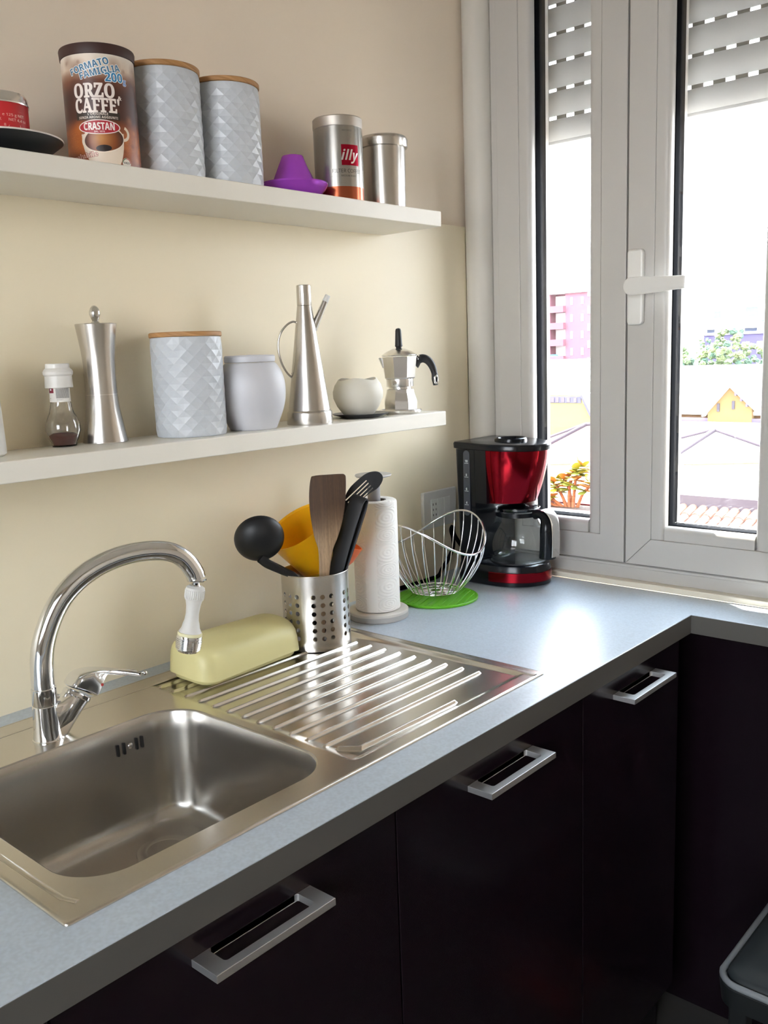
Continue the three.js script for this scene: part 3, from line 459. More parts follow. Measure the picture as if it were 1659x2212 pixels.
/* wall socket behind the basket */
{ const t = thing('wall_socket', 'white three-module wall socket plate on the splash panel behind the basket', 'socket', [1.834, 1.054, 0]);
  part(t, 'plate', basis(extrude(roundRect(0.120, 0.084, 0.004), 0.009, 0.002), V(0, 0, 0), V(1, 0, 0), V(0, 1, 0), V(0, 0, 1)), M.whitePlastic);
  for (let k = 0; k < 3; k++) { const x = -0.0235 + k * 0.0235; const m = part(t, 'module', box(x - 0.0112, x + 0.0112, -0.0235, 0.0235, 0.0085, 0.0105, 0.0008), std('#e6e6e2', 0.4));
    if (k === 0) for (const dx of [-0.0048, 0.0052]) for (const dy of [-0.012, 0, 0.012]) part(m, 'pin_hole', box(x + dx - 0.0011, x + dx + 0.0011, dy - 0.0026, dy + 0.0026, 0.0098, 0.0108, 0.0004), M.dark); } }

/* ---------- filter coffee machine and its jug ---------- */
{ const CX = 1.878, t = thing('coffee_maker', 'red and black filter coffee machine standing in the corner by the window', 'coffee maker', [CX, YT, 0.16]);
  // plan: straight back, elliptical front; z measured from 0.16
  const plan = (y, hw, back, front, k = 44) => { const L = []; for (let i = 0; i <= k; i++) { const a = (i / k) * PI; L.push(V(hw * Math.cos(a), typeof y === 'function' ? y(front * Math.sin(a)) : y, front * Math.sin(a))); } const r = 0.012; for (let i = 0; i <= 6; i++) { const a = PI + (i / 6) * PI / 2; L.push(V(-hw + r + r * Math.cos(a), 0, -back + r + r * Math.sin(a))); } for (let i = 0; i <= 6; i++) { const a = 1.5 * PI + (i / 6) * PI / 2; L.push(V(hw - r + r * Math.cos(a), 0, -back + r + r * Math.sin(a))); }
    L.slice(k + 1).forEach((p) => (p.y = typeof y === 'function' ? y(p.z) : y)); return L; };
  part(t, 'base', loft([plan(0.0005, 0.072, 0.078, 0.096), plan(0.003, 0.0762, 0.082, 0.101), plan(0.012, 0.0768, 0.0822, 0.1018), plan(0.030, 0.0766, 0.082, 0.1012), plan(0.038, 0.0755, 0.081, 0.100), plan(0.045, 0.0735, 0.08, 0.0975), plan(0.047, 0.070, 0.078, 0.094)], { crease: 0.6 }), M.blackGloss);
  { const b = [], k = 44; for (const [y, o] of [[0.0105, 0], [0.0115, 0.0012], [0.0310, 0.0010], [0.0320, 0]]) { const L = []; for (let i = 0; i <= k; i++) { const a = 0.02 + (i / k) * (PI - 0.04); L.push(V((0.0768 + o) * Math.cos(a), y, (0.1014 + o) * Math.sin(a))); } for (let i = k; i >= 0; i--) { const a = 0.02 + (i / k) * (PI - 0.04); L.push(V(0.072 * Math.cos(a), y, 0.096 * Math.sin(a))); } b.push(L); } part(t, 'red_band', loft(b, { crease: 0.5 }), M.redMetal, 'glossy red band'); }
  part(t, 'hotplate', cyl(0.060, 0.0465, 0.0490, 48).translate(0, 0, 0.028), std('#1b1b1d', 0.4));
  const tank = part(t, 'water_tank', loft([plan(0.045, 0.0745, 0.079, 0.0001), plan(0.150, 0.0755, 0.081, 0.0001), plan(0.295, 0.0778, 0.084, 0.0001)].map((L) => L.map((p) => V(p.x, p.y, Math.min(p.z, -0.030)))), { crease: 0.5 }), M.blackGloss);
  const head = []; for (let k = 0; k <= 12; k++) { const s = k / 12, c = Math.pow(1 - s, 1.7); head.push(plan(0.180 + 0.114 * s, lerp(0.0778, 0.0645, c), 0.0, lerp(0.0955, 0.066, c))); }
  const cut = (L) => L.map((p) => V(p.x, p.y, Math.max(p.z, -0.002)));
  part(t, 'filter_head', loft(head.map(cut), { crease: 0.5 }), M.redMetal, 'glossy red filter head');
  part(t, 'head_back', loft([plan(0.180, 0.0760, 0.040, 0.0001), plan(0.295, 0.0776, 0.040, 0.0001)].map((L) => L.map((p) => V(p.x, p.y, clamp(p.z, -0.045, -0.0005)))), { crease: 0.5 }), M.blackGloss);
  part(t, 'drip_neck', lathe([[0.0001, 0.172], [0.020, 0.172], [0.030, 0.1805], [0.0001, 0.1805]], 32, 0.6).translate(0, 0, 0.025), M.blackGloss);
  const top = (y, hw, b, f) => plan((z) => y - z * 0.028, hw, b, f);
  const lid = part(t, 'lid', loft([top(0.2945, 0.0792, 0.086, 0.098), top(0.2955, 0.0812, 0.0875, 0.1005), top(0.305, 0.0815, 0.088, 0.101), top(0.3085, 0.0800, 0.0865, 0.0992), top(0.3095, 0.074, 0.080, 0.092)], { crease: 0.5 }), M.blackGloss);
  part(lid, 'lid_ring', lathe([[0.0001, 0.3085], [0.0270, 0.3085], [0.0295, 0.3155], [0.0325, 0.3165], [0.0345, 0.3145], [0.0355, 0.3080], [0.0001, 0.3060]], 48, 0.4).translate(0, 0, 0.012), M.blackGloss);
  // water gauge on the left side
  const gx = -0.0772; const gTex = canvasTex(64, 512, (c, w, h) => { c.fillStyle = '#3a3e46'; c.fillRect(0, 0, w, h); c.fillStyle = '#c9ccd2'; c.font = 'bold 26px sans-serif'; c.textAlign = 'center'; [['10', 92], ['8', 200], ['6', 310], ['4', 418]].forEach(([s, y]) => { c.fillText(s, w / 2, y); c.fillRect(12, y + 6, 40, 3); }); });
  const gs = extrude(roundRect(0.0165, 0.142, 0.008), 0.0030, 0.0006); { const p = gs.attributes.position, u = gs.attributes.uv; for (let i = 0; i < p.count; i++) u.setXY(i, p.getX(i) / 0.0165 + 0.5, p.getY(i) / 0.142 + 0.5); }
  part(tank, 'water_gauge', basis(gs, V(gx + 0.001, 0.222, -0.0505), V(0, 0, 1), V(0.012, 1, 0).normalize().multiplyScalar(1), V(-1, 0.012, 0).normalize()), new THREE.MeshPhysicalMaterial({ map: gTex, roughness: 0.25 }));
  // faint grey print on the right of the red head
  const pr = canvasTex(128, 64, (c, w, h) => { c.fillStyle = '#8e0d1c'; c.fillRect(0, 0, w, h); c.fillStyle = '#b98a8c'; c.fillRect(6, 10, 26, 18); c.fillRect(40, 14, 8, 14); c.fillRect(54, 10, 7, 18); c.fillRect(66, 14, 46, 12); c.fillRect(4, 38, 118, 3); c.fillRect(28, 47, 60, 5); });
  { const pg = []; for (const [y, s] of [[0.228, 0.42], [0.2412, 0.54]]) { const c = Math.pow(1 - s, 1.7), L = []; for (let i = 0; i <= 8; i++) { const a = 0.80 - i * 0.028 - 0.0; L.push(V((lerp(0.0778, 0.0645, c) + 0.0004) * Math.cos(a), y, (lerp(0.0955, 0.066, c) + 0.0004) * Math.sin(a))); } pg.push(L); }
    const pos = [], uv = [], idx = []; pg.forEach((L, i) => L.forEach((p, j) => { pos.push(p.x, p.y, p.z); uv.push(j / 8, i); })); for (let j = 0; j < 8; j++) idx.push(j, j + 1, j + 9, j + 1, j + 10, j + 9);
    const g = new THREE.BufferGeometry(); g.setAttribute('position', new THREE.Float32BufferAttribute(pos, 3)); g.setAttribute('uv', new THREE.Float32BufferAttribute(uv, 2)); g.setIndex(idx); g.computeVertexNormals(); part(t, 'print', g, new THREE.MeshPhysicalMaterial({ map: pr, roughness: 0.3, metalness: 0.4 })); }
  part(t, 'power_cord', sweep([[-0.020, 0.035, -0.083], [-0.022, 0.055, -0.100], [-0.024, 0.090, -0.128], [-0.0265, 0.1105, -0.130], [-0.0330, 0.103, -0.131], [-0.0250, 0.082, -0.132], [-0.026, 0.060, -0.132], [-0.045, 0.036, -0.133], [-0.066, 0.020, -0.133], [-0.082, 0.0062, -0.132], [-0.12, 0.0055, -0.130], [-0.20, 0.0055, -0.133], [-0.24, 0.0055, -0.136]], 0.0046, { n: 110, sides: 12 }), M.rubber); }
{ const t = thing('coffee_jug', 'glass coffee jug with black lid and handle on the machine hotplate', 'jug', [1.878, YT + 0.0492, 0.188]);
  const pr = [[0.0001, 0.0008], [0.050, 0.0008], [0.0585, 0.004], [0.0655, 0.016], [0.0690, 0.032], [0.0680, 0.048], [0.0620, 0.068], [0.0530, 0.086], [0.0470, 0.098], [0.0455, 0.108], [0.0475, 0.116]];
  part(t, 'glass_body', toCreasedNormals(new THREE.LatheGeometry(new THREE.SplineCurve(pr.map((p) => V2(...p))).getPoints(60).map((p) => V2(Math.max(p.x, 0.0001), Math.max(p.y, 0.0003))), 64), 1), M.jarGlass);
  part(t, 'glass_rim', new THREE.TorusGeometry(0.0475, 0.0012, 8, 56).rotateX(PI / 2).translate(0, 0.116, 0), M.jarGlass);
  part(t, 'collar', lathe([[0.0462, 0.0985], [0.0485, 0.0985], [0.0485, 0.1075], [0.0462, 0.1075], [0.0462, 0.0985]], 56, 0.5), M.blackGloss);
  part(t, 'lid', lathe([[0.0001, 0.1085], [0.0400, 0.1085], [0.0430, 0.112], [0.0425, 0.1175], [0.030, 0.1215], [0.0001, 0.1215]], 48, 0.5), M.blackGloss);
  const hp = [[-0.003, 0.1030, 0.046], [-0.003, 0.1060, 0.058], [-0.003, 0.1000, 0.0710], [-0.003, 0.0860, 0.0775], [-0.003, 0.062, 0.0785], [-0.003, 0.038, 0.0780], [-0.003, 0.012, 0.0765]];
  const hd = part(t, 'handle', sweep(hp, (s) => lerp(0.010, 0.0165, smooth(s, 0.1, 0.5)), { n: 60, sides: 28, ry: 1.3, up: [1, 0, 0] }), M.blackGloss);
  // curved metal plate over the outside of the handle
  part(hd, 'handle_plate', sweep([[0.0015, 0.1145, 0.066], [0.0015, 0.1110, 0.0790], [0.0015, 0.0970, 0.0895], [0.0015, 0.075, 0.0938], [0.0015, 0.045, 0.0942], [0.0015, 0.016, 0.0930]], 0.0020, { n: 50, sides: 24, ry: 8, up: [1, 0, 0] }), M.nickel, 'brushed metal plate'); }
/* ---------- shelves and what stands on them ---------- */
const YU = 1.6712, YL = 1.2869;
for (const [y, label] of [[YU, 'upper cream floating shelf carrying the coffee tins'], [YL, 'lower cream floating shelf carrying the pepper mill and moka pot']])
  solo('wall_shelf', box(-1.1, 1.678, y - 0.0285, y, 0.0002, 0.1515, 0.0016), M.shelf, label, 'shelf');

// faceted white tin with a bamboo lid
function facetTin() {
  const t = thing('storage_canister', '', 'canister', [0, 0, 0]);
  const R = 0.0552, H = 0.1535, N = 34, K = 15, pos = [], uv = [];
  const P = (i, j) => { const edge = j === 0 || j === K, out = edge ? -0.0004 : ((i + j) % 2 ? 0.0009 : -0.0006), a = (i / N) * 2 * PI, r = R + out; return [Math.sin(a) * r, 0.0015 + (j / K) * (H - 0.0015), Math.cos(a) * r]; };
  const tri = (a, b, c) => { pos.push(...a, ...b, ...c); uv.push(0, 0, 0, 0, 0, 0); };
  for (let j = 0; j < K; j++) for (let i = 0; i < N; i++) { const a = P(i, j), b = P(i + 1, j), c = P(i + 1, j + 1), d = P(i, j + 1); if ((i + j) % 2) { tri(a, b, c); tri(a, c, d); } else { tri(a, b, d); tri(b, c, d); } }
  const g = new THREE.BufferGeometry(); g.setAttribute('position', new THREE.Float32BufferAttribute(pos, 3)); g.setAttribute('uv', new THREE.Float32BufferAttribute(uv, 2)); g.computeVertexNormals();
  part(t, 'faceted_body', g, M.enamel);
  part(t, 'bottom', cyl(R - 0.0008, 0, 0.003, 56), M.enamel);
  part(t, 'collar', cyl(R - 0.0012, H - 0.003, H + 0.0012, 56), M.enamel);
  const lg = lathe([[0.0001, H + 0.001], [0.0555, H + 0.001], [0.0567, H + 0.0022], [0.0567, H + 0.0072], [0.0555, H + 0.0085], [0.0001, H + 0.0085]], 64, 0.6);
  const p = lg.attributes.position, u = lg.attributes.uv; for (let i = 0; i < p.count; i++) u.setXY(i, p.getX(i) * 4 + p.getY(i) * 9, p.getZ(i) * 4 + p.getY(i) * 9);
  part(t, 'bamboo_lid', lg, M.bamboo, 'round bamboo lid');
  return t;
}
{ const a = facetTin(); a.position.set(1.1156, YL, 0.0693); a.rotation.y = 0.1; a.userData.label = 'white faceted canister with bamboo lid on the lower shelf beside the pepper mill'; a.userData.group = 'white faceted canisters';
  const put = (x, y, z, turn, label) => { const c = a.clone(); c.name = numbered('storage_canister'); c.position.set(x, y, z); c.rotation.y = turn; c.userData = { ...a.userData, label }; scene.add(c); };
  put(1.1015, YU, 0.075, 0.7, 'white faceted canister with bamboo lid right beside the brown coffee tin');
  put(1.2192, YU, 0.075, 1.9, 'white faceted canister with bamboo lid, right one of the upper shelf pair'); }

const aim = (x, z) => Math.atan2(0.2159 - x, 1.2775 - z);
{ // barley coffee tin
  const t = thing('coffee_tin', 'tall brown coffee tin with orange print and dark brown lid', 'tin', [0.9873, YU, 0.085]);
  const tex = canvasTex(2048, 1000, (c, w, h) => {
    const cx = w / 2, g = c.createLinearGradient(0, 0, 0, h); g.addColorStop(0, '#e9dfd2'); g.addColorStop(0.13, '#d8c3ae'); g.addColorStop(0.24, '#6a3a26'); g.addColorStop(0.36, '#43221b'); g.addColorStop(0.56, '#4a2319'); g.addColorStop(0.66, '#a2531f'); g.addColorStop(0.82, '#b5652d'); g.addColorStop(1, '#8a4322'); c.fillStyle = g; c.fillRect(0, 0, w, h);
    for (let k = 0; k < 160; k++) { const x = rr(0, w), y = rr(0.02, 0.99) * h, r = rr(20, 110), warm = y > h * 0.56, q = c.createRadialGradient(x, y, 0, x, y, r); const col = warm ? (k % 3 ? '232,140,50' : '96,40,22') : y < h * 0.2 ? (k % 2 ? '240,232,222' : '120,80,58') : (k % 3 ? '74,36,26' : '140,86,60'); q.addColorStop(0, `rgba(${col},0.42)`); q.addColorStop(1, `rgba(${col},0)`); c.fillStyle = q; c.fillRect(x - r, y - r, 2 * r, 2 * r); }
    for (let k = 0; k < 900; k++) { const side = k % 2 ? -1 : 1, x = cx + side * rr(150, 330), y = rr(0.68, 0.99) * h; c.fillStyle = ['#6d3016', '#c8752c', '#8a4119', '#e3a051'][k % 4]; c.globalAlpha = 0.35; c.fillRect(x, y, 5, 4); } c.globalAlpha = 1;
    // cup
    c.save(); c.translate(cx + 10, 0); c.fillStyle = '#e6d6c3'; c.beginPath(); c.moveTo(-178, 712); c.bezierCurveTo(-175, 900, -110, 980, -60, 1000); c.lineTo(150, 1000); c.bezierCurveTo(190, 940, 212, 840, 214, 700); c.closePath(); c.fill();
    c.lineWidth = 26; c.strokeStyle = '#e9d9c4'; c.beginPath(); c.ellipse(205, 700, 62, 58, 0, -1.2, 1.5); c.stroke();
    c.fillStyle = '#eee0cd'; c.beginPath(); c.ellipse(18, 762, 198, 122, -0.12, 0, 2 * PI); c.fill();
    const q = c.createRadialGradient(-10, 750, 20, 30, 780, 190); q.addColorStop(0, '#c78a4e'); q.addColorStop(0.55, '#8b4c25'); q.addColorStop(1, '#3a1a12'); c.fillStyle = q; c.beginPath(); c.ellipse(28, 764, 180, 106, -0.12, 0, 2 * PI); c.fill();
    c.fillStyle = '#241a1c'; c.beginPath(); c.ellipse(20, 842, 70, 30, -0.05, 0, 2 * PI); c.fill(); c.restore();
    // words
    c.textAlign = 'center'; c.textBaseline = 'middle'; c.lineJoin = 'round';
    const word = (s, x, y, px, rot, fill, stroke, lw, fam = 'sans-serif', sx = 1) => { c.save(); c.translate(cx + x, y); c.rotate(rot); c.scale(sx, 1); c.font = `bold ${px}px ${fam}`; if (stroke) { c.lineWidth = lw; c.strokeStyle = stroke; c.strokeText(s, 0, 0); } c.fillStyle = fill; c.fillText(s, 0, 0); c.restore(); };
    word('FORMATO', -52, 112, 82, -0.27, '#2f6d94', '#eef2f4', 10, 'sans-serif', 0.98); word('FAMIGLIA', 46, 160, 82, -0.23, '#2f6d94', '#eef2f4', 10, 'sans-serif', 0.98); word('200', 172, 206, 108, -0.04, '#1f7fb4', '#eef6fa', 12, 'sans-serif', 0.98); word('g', 280, 224, 66, 0, '#3d74c0', '#dfe8f4', 8);
    c.fillStyle = '#2e221c'; c.fillRect(cx - 205, 515, 405, 70);
    word('ORZO', -22, 330, 168, 0.0, '#efe4dc', '#efe4dc', 9, 'serif', 0.78); word('&', 212, 384, 46, 0, '#efe4dc', '#efe4dc', 2, 'serif'); word("CAFFE'", 0, 462, 168, 0.0, '#efe4dc', '#efe4dc', 9, 'serif', 0.70);
    word("L'ORIGINALE", 0, 536, 30, 0, '#e6dccf'); word('SENZA AROMI AGGIUNTI', 0, 566, 30, 0, '#e6dccf', null, 0, 'sans-serif', 1.02);
    c.fillStyle = '#efe7e2'; c.beginPath(); c.ellipse(cx + 2, 652, 192, 66, 0, 0, 2 * PI); c.fill(); c.fillStyle = '#b01528'; c.beginPath(); c.ellipse(cx + 2, 652, 182, 57, 0, 0, 2 * PI); c.fill();
    word('CRASTAN', 2, 646, 88, 0, '#f4ece6', '#f4ece6', 3, 'sans-serif', 0.74); word('DAL 1870', 2, 694, 22, 0, '#f0dcd8');
    word('solubile', -150, 905, 62, -0.12, '#f2d3c4', '#8d3a2a', 6, 'serif'); c.fillStyle = '#e7e0d6'; c.beginPath(); c.arc(cx + 236, 962, 46, 0, 2 * PI); c.fill(); c.lineWidth = 7; c.strokeStyle = '#2f6a3c'; c.beginPath(); c.arc(cx + 236, 962, 40, PI, 1.5 * PI); c.stroke(); c.strokeStyle = '#b02a2a'; c.beginPath(); c.arc(cx + 236, 962, 40, 1.5 * PI, 2 * PI); c.stroke(); word('ORZO', 236, 962, 24, 0, '#333');
  });
  const R = 0.0490, g = new THREE.CylinderGeometry(R, R, 0.1455, 96, 1, true).translate(0, 0.0742, 0);
  part(t, 'printed_body', g, new THREE.MeshPhysicalMaterial({ map: tex, roughness: 0.42, clearcoat: 0.3, clearcoatRoughness: 0.3 })).rotation.y = aim(0.9873, 0.085) - 0.10 - PI;
  part(t, 'metal_base', cyl(R + 0.0006, 0, 0.002, 64), M.tinCap);
  part(t, 'lid', lathe([[0.0001, 0.146], [0.0495, 0.146], [0.0502, 0.1465], [0.0512, 0.1575], [0.0505, 0.1595], [0.046, 0.1600], [0.045, 0.1585], [0.0001, 0.1585]], 72, 0.5), std('#3b2320', 0.5)); }
{ // steel coffee tin with red square emblem
  const t = thing('coffee_tin', 'silver coffee tin with red square emblem and copper bottom band', 'tin', [1.4674, YU, 0.085]);
  const tex = canvasTex(2048, 960, (c, w, h) => { const cx = w / 2; c.fillStyle = '#a5a29c'; c.fillRect(0, 0, w, h); c.fillStyle = '#a4573a'; c.fillRect(0, h * 0.795, w, h * 0.21);
    c.fillStyle = '#a3142f'; c.fillRect(cx - 128, 240, 256, 260);
    c.save(); c.translate(cx - 6, 372); c.transform(1, 0, -0.30, 1, 0, 0); c.fillStyle = '#f3eef0'; c.textAlign = 'center'; c.textBaseline = 'middle'; c.font = 'bold 178px sans-serif'; c.scale(0.95, 1); c.fillText('illy', 0, 0); c.restore();
    c.fillStyle = '#4b4a48'; c.textAlign = 'left'; c.font = '64px sans-serif'; c.fillText('FILTER COFFEE', cx - 260, 592); c.font = '30px sans-serif'; c.fillText('MEDIUM ROAST', cx - 140, 642); c.fillText('- - - - - - -', cx - 300, 648); c.fillStyle = '#8b8984'; c.font = '22px sans-serif'; c.fillText('-- --- ----- -- ---- --', cx - 240, 726); c.fillStyle = '#6c6b68'; c.font = '28px sans-serif'; c.fillText('MACINATO', cx - 110, 74); });
  const mm = dataTex(4, 256, (u, v) => (v < 0.205 ? 0.35 : 1), false);
  part(t, 'printed_body', new THREE.CylinderGeometry(0.0438, 0.0438, 0.1285, 96, 1, true).translate(0, 0.0643, 0), new THREE.MeshPhysicalMaterial({ map: tex, metalness: 0.86, roughness: 0.26 })).rotation.y = aim(1.4674, 0.085) + 0.51 - PI;
  part(t, 'metal_base', cyl(0.0436, 0, 0.002, 64), M.tinCap);
  part(t, 'lid', lathe([[0.0001, 0.1285], [0.0438, 0.1285], [0.0443, 0.1295], [0.0443, 0.1445], [0.0425, 0.1465], [0.039, 0.1472], [0.0001, 0.1472]], 72, 0.45), M.tinCap, 'matt silver lid'); }
{ const t = thing('steel_jar', 'plain polished steel jar with lid at the right end of the upper shelf', 'jar', [1.601, YU, 0.075]);
  part(t, 'body', lathe([[0.0001, 0], [0.0396, 0], [0.0404, 0.001], [0.0424, 0.1175], [0.0001, 0.1175]], 72, 0.4), M.steel);
  part(t, 'lid', lathe([[0.0428, 0.1165], [0.0462, 0.1165], [0.0468, 0.118], [0.0470, 0.131], [0.0450, 0.1352], [0.043, 0.1368], [0.0001, 0.1372], [0.0001, 0.1180], [0.0428, 0.1180]], 72, 0.4), M.steel); }
{ const t = thing('candle_holder', 'shiny purple cone-shaped holder on a wide purple dish', 'holder', [1.3593, YU, 0.079]);
  const wob = (g, k, a) => { const p = g.attributes.position; for (let i = 0; i < p.count; i++) { const x = p.getX(i), z = p.getZ(i), th = Math.atan2(z, x), f = 1 + a * Math.sin(th * k + p.getY(i) * 30) * smooth(p.getY(i), 0.02, 0.05); p.setX(i, x * f); p.setZ(i, z * f); } g.computeVertexNormals(); return toCreasedNormals(g, 0.7); };
  part(t, 'dish', lathe([[0.0001, 0], [0.030, 0], [0.042, 0.003], [0.0545, 0.0155], [0.0590, 0.0235], [0.0585, 0.0262], [0.055, 0.0255], [0.046, 0.0215], [0.0001, 0.020]], 64, 0.6), M.purple);
  part(t, 'cone', wob(new THREE.LatheGeometry([[0.0001, 0.0205], [0.040, 0.0215], [0.0365, 0.0285], [0.0320, 0.038], [0.0262, 0.0505], [0.0205, 0.0640], [0.0180, 0.0705], [0.0165, 0.0725], [0.0150, 0.0715], [0.0120, 0.062], [0.0001, 0.060]].map((p) => V2(...p)), 64), 5, 0.05), M.purple);
  part(t, 'foil_fold', sweep([[0.016, 0.068, 0.004], [0.026, 0.048, 0.010], [0.038, 0.028, 0.012], [0.048, 0.0235, 0.012]], [0.0022, 0.0032, 0.0034, 0.002], { n: 30, sides: 10 }), M.purple); }
{ const px = 0.834, pz = 0.086;
  const t = thing('plate', 'black dish with a thin white rim at the left end of the upper shelf', 'plate', [px, YU, pz]);
  part(t, 'dish', lathe([[0.0001, 0.0005], [0.040, 0], [0.044, 0.001], [0.062, 0.0095], [0.0770, 0.0210], [0.0760, 0.0226], [0.060, 0.0115], [0.043, 0.0035], [0.0001, 0.003]], 72, 0.5), std('#14171b', 0.3));
  part(t, 'rim', new THREE.TorusGeometry(0.0765, 0.0012, 8, 90).rotateX(PI / 2).translate(0, 0.0226, 0), std('#e9e0d8', 0.4), 'thin white rim');
  const c = thing('tea_tin', 'small red tea tin with silver lid standing on the black dish', 'tin', [0.8375, YU + 0.0034, 0.082]);
  const tex = canvasTex(1024, 340, (k, w, h) => { k.fillStyle = '#c4262c'; k.fillRect(0, 0, w, h); k.fillStyle = '#ecd0c0'; k.textAlign = 'left'; k.font = '26px sans-serif';
    const cx = w / 2; k.fillText('e 125 g NET', cx - 44, 96); k.fillText('NET 4,4 oz', cx - 12, 128); k.fillText('s K', cx - 84, 128); k.fillText('8', cx - 40, 166); k.fillText('W', cx - 78, 200); k.font = '14px sans-serif'; k.fillStyle = '#dba79a'; for (let i = 0; i < 6; i++) k.fillText('- - - -- - --- - -- --', cx - 30 + i * 3, 240 + i * 15); k.fillRect(cx + 58, 150, 5, 70); k.save(); k.translate(cx - 30, 190); k.rotate(-1); k.fillRect(0, 0, 40, 3); k.restore();
    for (let i = 0; i < 14; i++) k.fillText('-- --', (i * 71) % w, 60 + ((i * 83) % 220)); });
  part(c, 'printed_body', new THREE.CylinderGeometry(0.0357, 0.0357, 0.0605, 72, 1, true).translate(0, 0.0310, 0), new THREE.MeshPhysicalMaterial({ map: tex, roughness: 0.4 })).rotation.y = aim(0.8345, 0.082) + 0.36 - PI;
  part(c, 'metal_base', cyl(0.0355, 0, 0.002, 48), M.tinCap);
  part(c, 'lid', lathe([[0.0001, 0.0610], [0.0372, 0.0610], [0.0374, 0.0625], [0.0366, 0.0635], [0.0362, 0.0700], [0.0335, 0.0750], [0.028, 0.0768], [0.0001, 0.0770]], 64, 0.5), M.alu, 'silver lid'); }

/* lower shelf */
{ const t = thing('white_bottle', 'white plastic bottle cut off by the left edge of the photo', 'bottle', [0.7785, YL, 0.0558]);
  part(t, 'body', lathe([[0.0001, 0], [0.027, 0], [0.0305, 0.003], [0.0308, 0.010], [0.0290, 0.070], [0.0275, 0.092], [0.022, 0.102], [0.013, 0.106], [0.0001, 0.106]], 56, 0.6), M.whitePlastic);
  part(t, 'cap', lathe([[0.0001, 0.106], [0.0135, 0.106], [0.0138, 0.128], [0.012, 0.130], [0.0001, 0.130]], 40, 0.5), M.whitePlastic); }
{ const t = thing('spice_grinder', 'small glass spice grinder with white cap holding a little reddish spice', 'spice grinder', [0.9130, YL, 0.0312], aim(0.913, 0.0312));
  const pr = [[0.0001, 0.0012], [0.0165, 0.0012], [0.0178, 0.003], [0.0182, 0.006], [0.0215, 0.012], [0.0250, 0.0235], [0.0243, 0.034], [0.0205, 0.0440], [0.0188, 0.0470], [0.0178, 0.0490], [0.0158, 0.0570], [0.0142, 0.0660], [0.0140, 0.0860]];
  const inner = pr.slice(1).map((p) => [p[0] - 0.0014, Math.max(p[1], 0.0026)]).reverse();
  part(t, 'glass_jar', toCreasedNormals(new THREE.LatheGeometry([...pr, ...inner, [0.0001, 0.0026]].map((p) => V2(...p)), 48), 0.6), M.thickGlass);
  part(t, 'glass_foot', lathe([[0.0001, 0], [0.0172, 0], [0.0176, 0.0012], [0.0001, 0.0012]], 40, 0.5), M.jarGlass);
  part(t, 'spice', lathe([[0.0001, 0.0030], [0.0148, 0.0030], [0.0160, 0.006], [0.0190, 0.0120], [0.0206, 0.0165], [0.015, 0.0195], [0.006, 0.0185], [0.0001, 0.0170]], 40, 0.6), std('#54231a', 0.95));
  const tex = canvasTex(256, 128, (c, w, h) => { c.fillStyle = '#e5e3de'; c.fillRect(0, 0, w, h); c.fillStyle = '#7b1f33'; c.fillRect(8, 0, 62, 50); c.fillStyle = '#222'; let x = 92; for (let k = 0; k < 34; k++) { const b = 1 + ((k * 7) % 3); c.fillRect(x, 12, b, 84); x += b + 1 + ((k * 5) % 3); } c.font = '13px sans-serif'; c.fillText('8 0 0 4 2 1', 96, 112); c.fillText('ml', 16, 100); c.fillStyle = '#eee'; c.fillRect(26, 14, 20, 14); });
  const lg = new THREE.CylinderGeometry(0.0150, 0.0150, 0.0215, 40, 1, true, -1.3, 2.6).translate(0, 0.0762, 0); part(t, 'paper_label', lg, new THREE.MeshPhysicalMaterial({ map: tex, roughness: 0.6, side: THREE.DoubleSide }));
  part(t, 'cap', lathe([[0.0001, 0.0855], [0.0188, 0.0855], [0.0198, 0.0862], [0.0190, 0.1025], [0.0208, 0.1050], [0.0212, 0.1085], [0.0200, 0.1110], [0.0170, 0.1140], [0.0168, 0.1195], [0.0160, 0.1205], [0.0001, 0.1205]], 48, 0.45), M.whitePlastic, 'white cap'); }
{ const t = thing('pepper_mill', 'tall waisted brushed steel pepper mill with a knob on top', 'pepper mill', [0.9778, YL, 0.0375]);
  part(t, 'lower_body', lathe([[0.0001, 0.0022], ...spl([[0.0331, 0.0022], [0.0296, 0.0220], [0.0266, 0.0400], [0.0244, 0.0560], [0.0234, 0.0718]]), [0.0001, 0.0718]], 64, 0.35), M.steel);
  part(t, 'foot', cyl(0.0334, 0, 0.0024, 64), M.alu);
  part(t, 'seam_ring', lathe([[0.0001, 0.0718], [0.0231, 0.0718], [0.0231, 0.0730], [0.0001, 0.0730]], 64, 0.3), M.alu);
  part(t, 'upper_body', lathe([[0.0001, 0.0730], ...spl([[0.0233, 0.0730], [0.0229, 0.0900], [0.0232, 0.1100], [0.0242, 0.1290], [0.0264, 0.1490], [0.0302, 0.1758]]), [0.0298, 0.1768], [0.0001, 0.1778]], 64, 0.35), M.steel);
  part(t, 'knob', lathe([[0.0001, 0.1772], [0.0075, 0.1772], [0.0062, 0.1788], [0.0045, 0.181], [0.0062, 0.1848], [0.0080, 0.1900], [0.0080, 0.1945], [0.0062, 0.1995], [0.003, 0.2030], [0.0001, 0.2038]], 40, 0.8), M.nickel); }
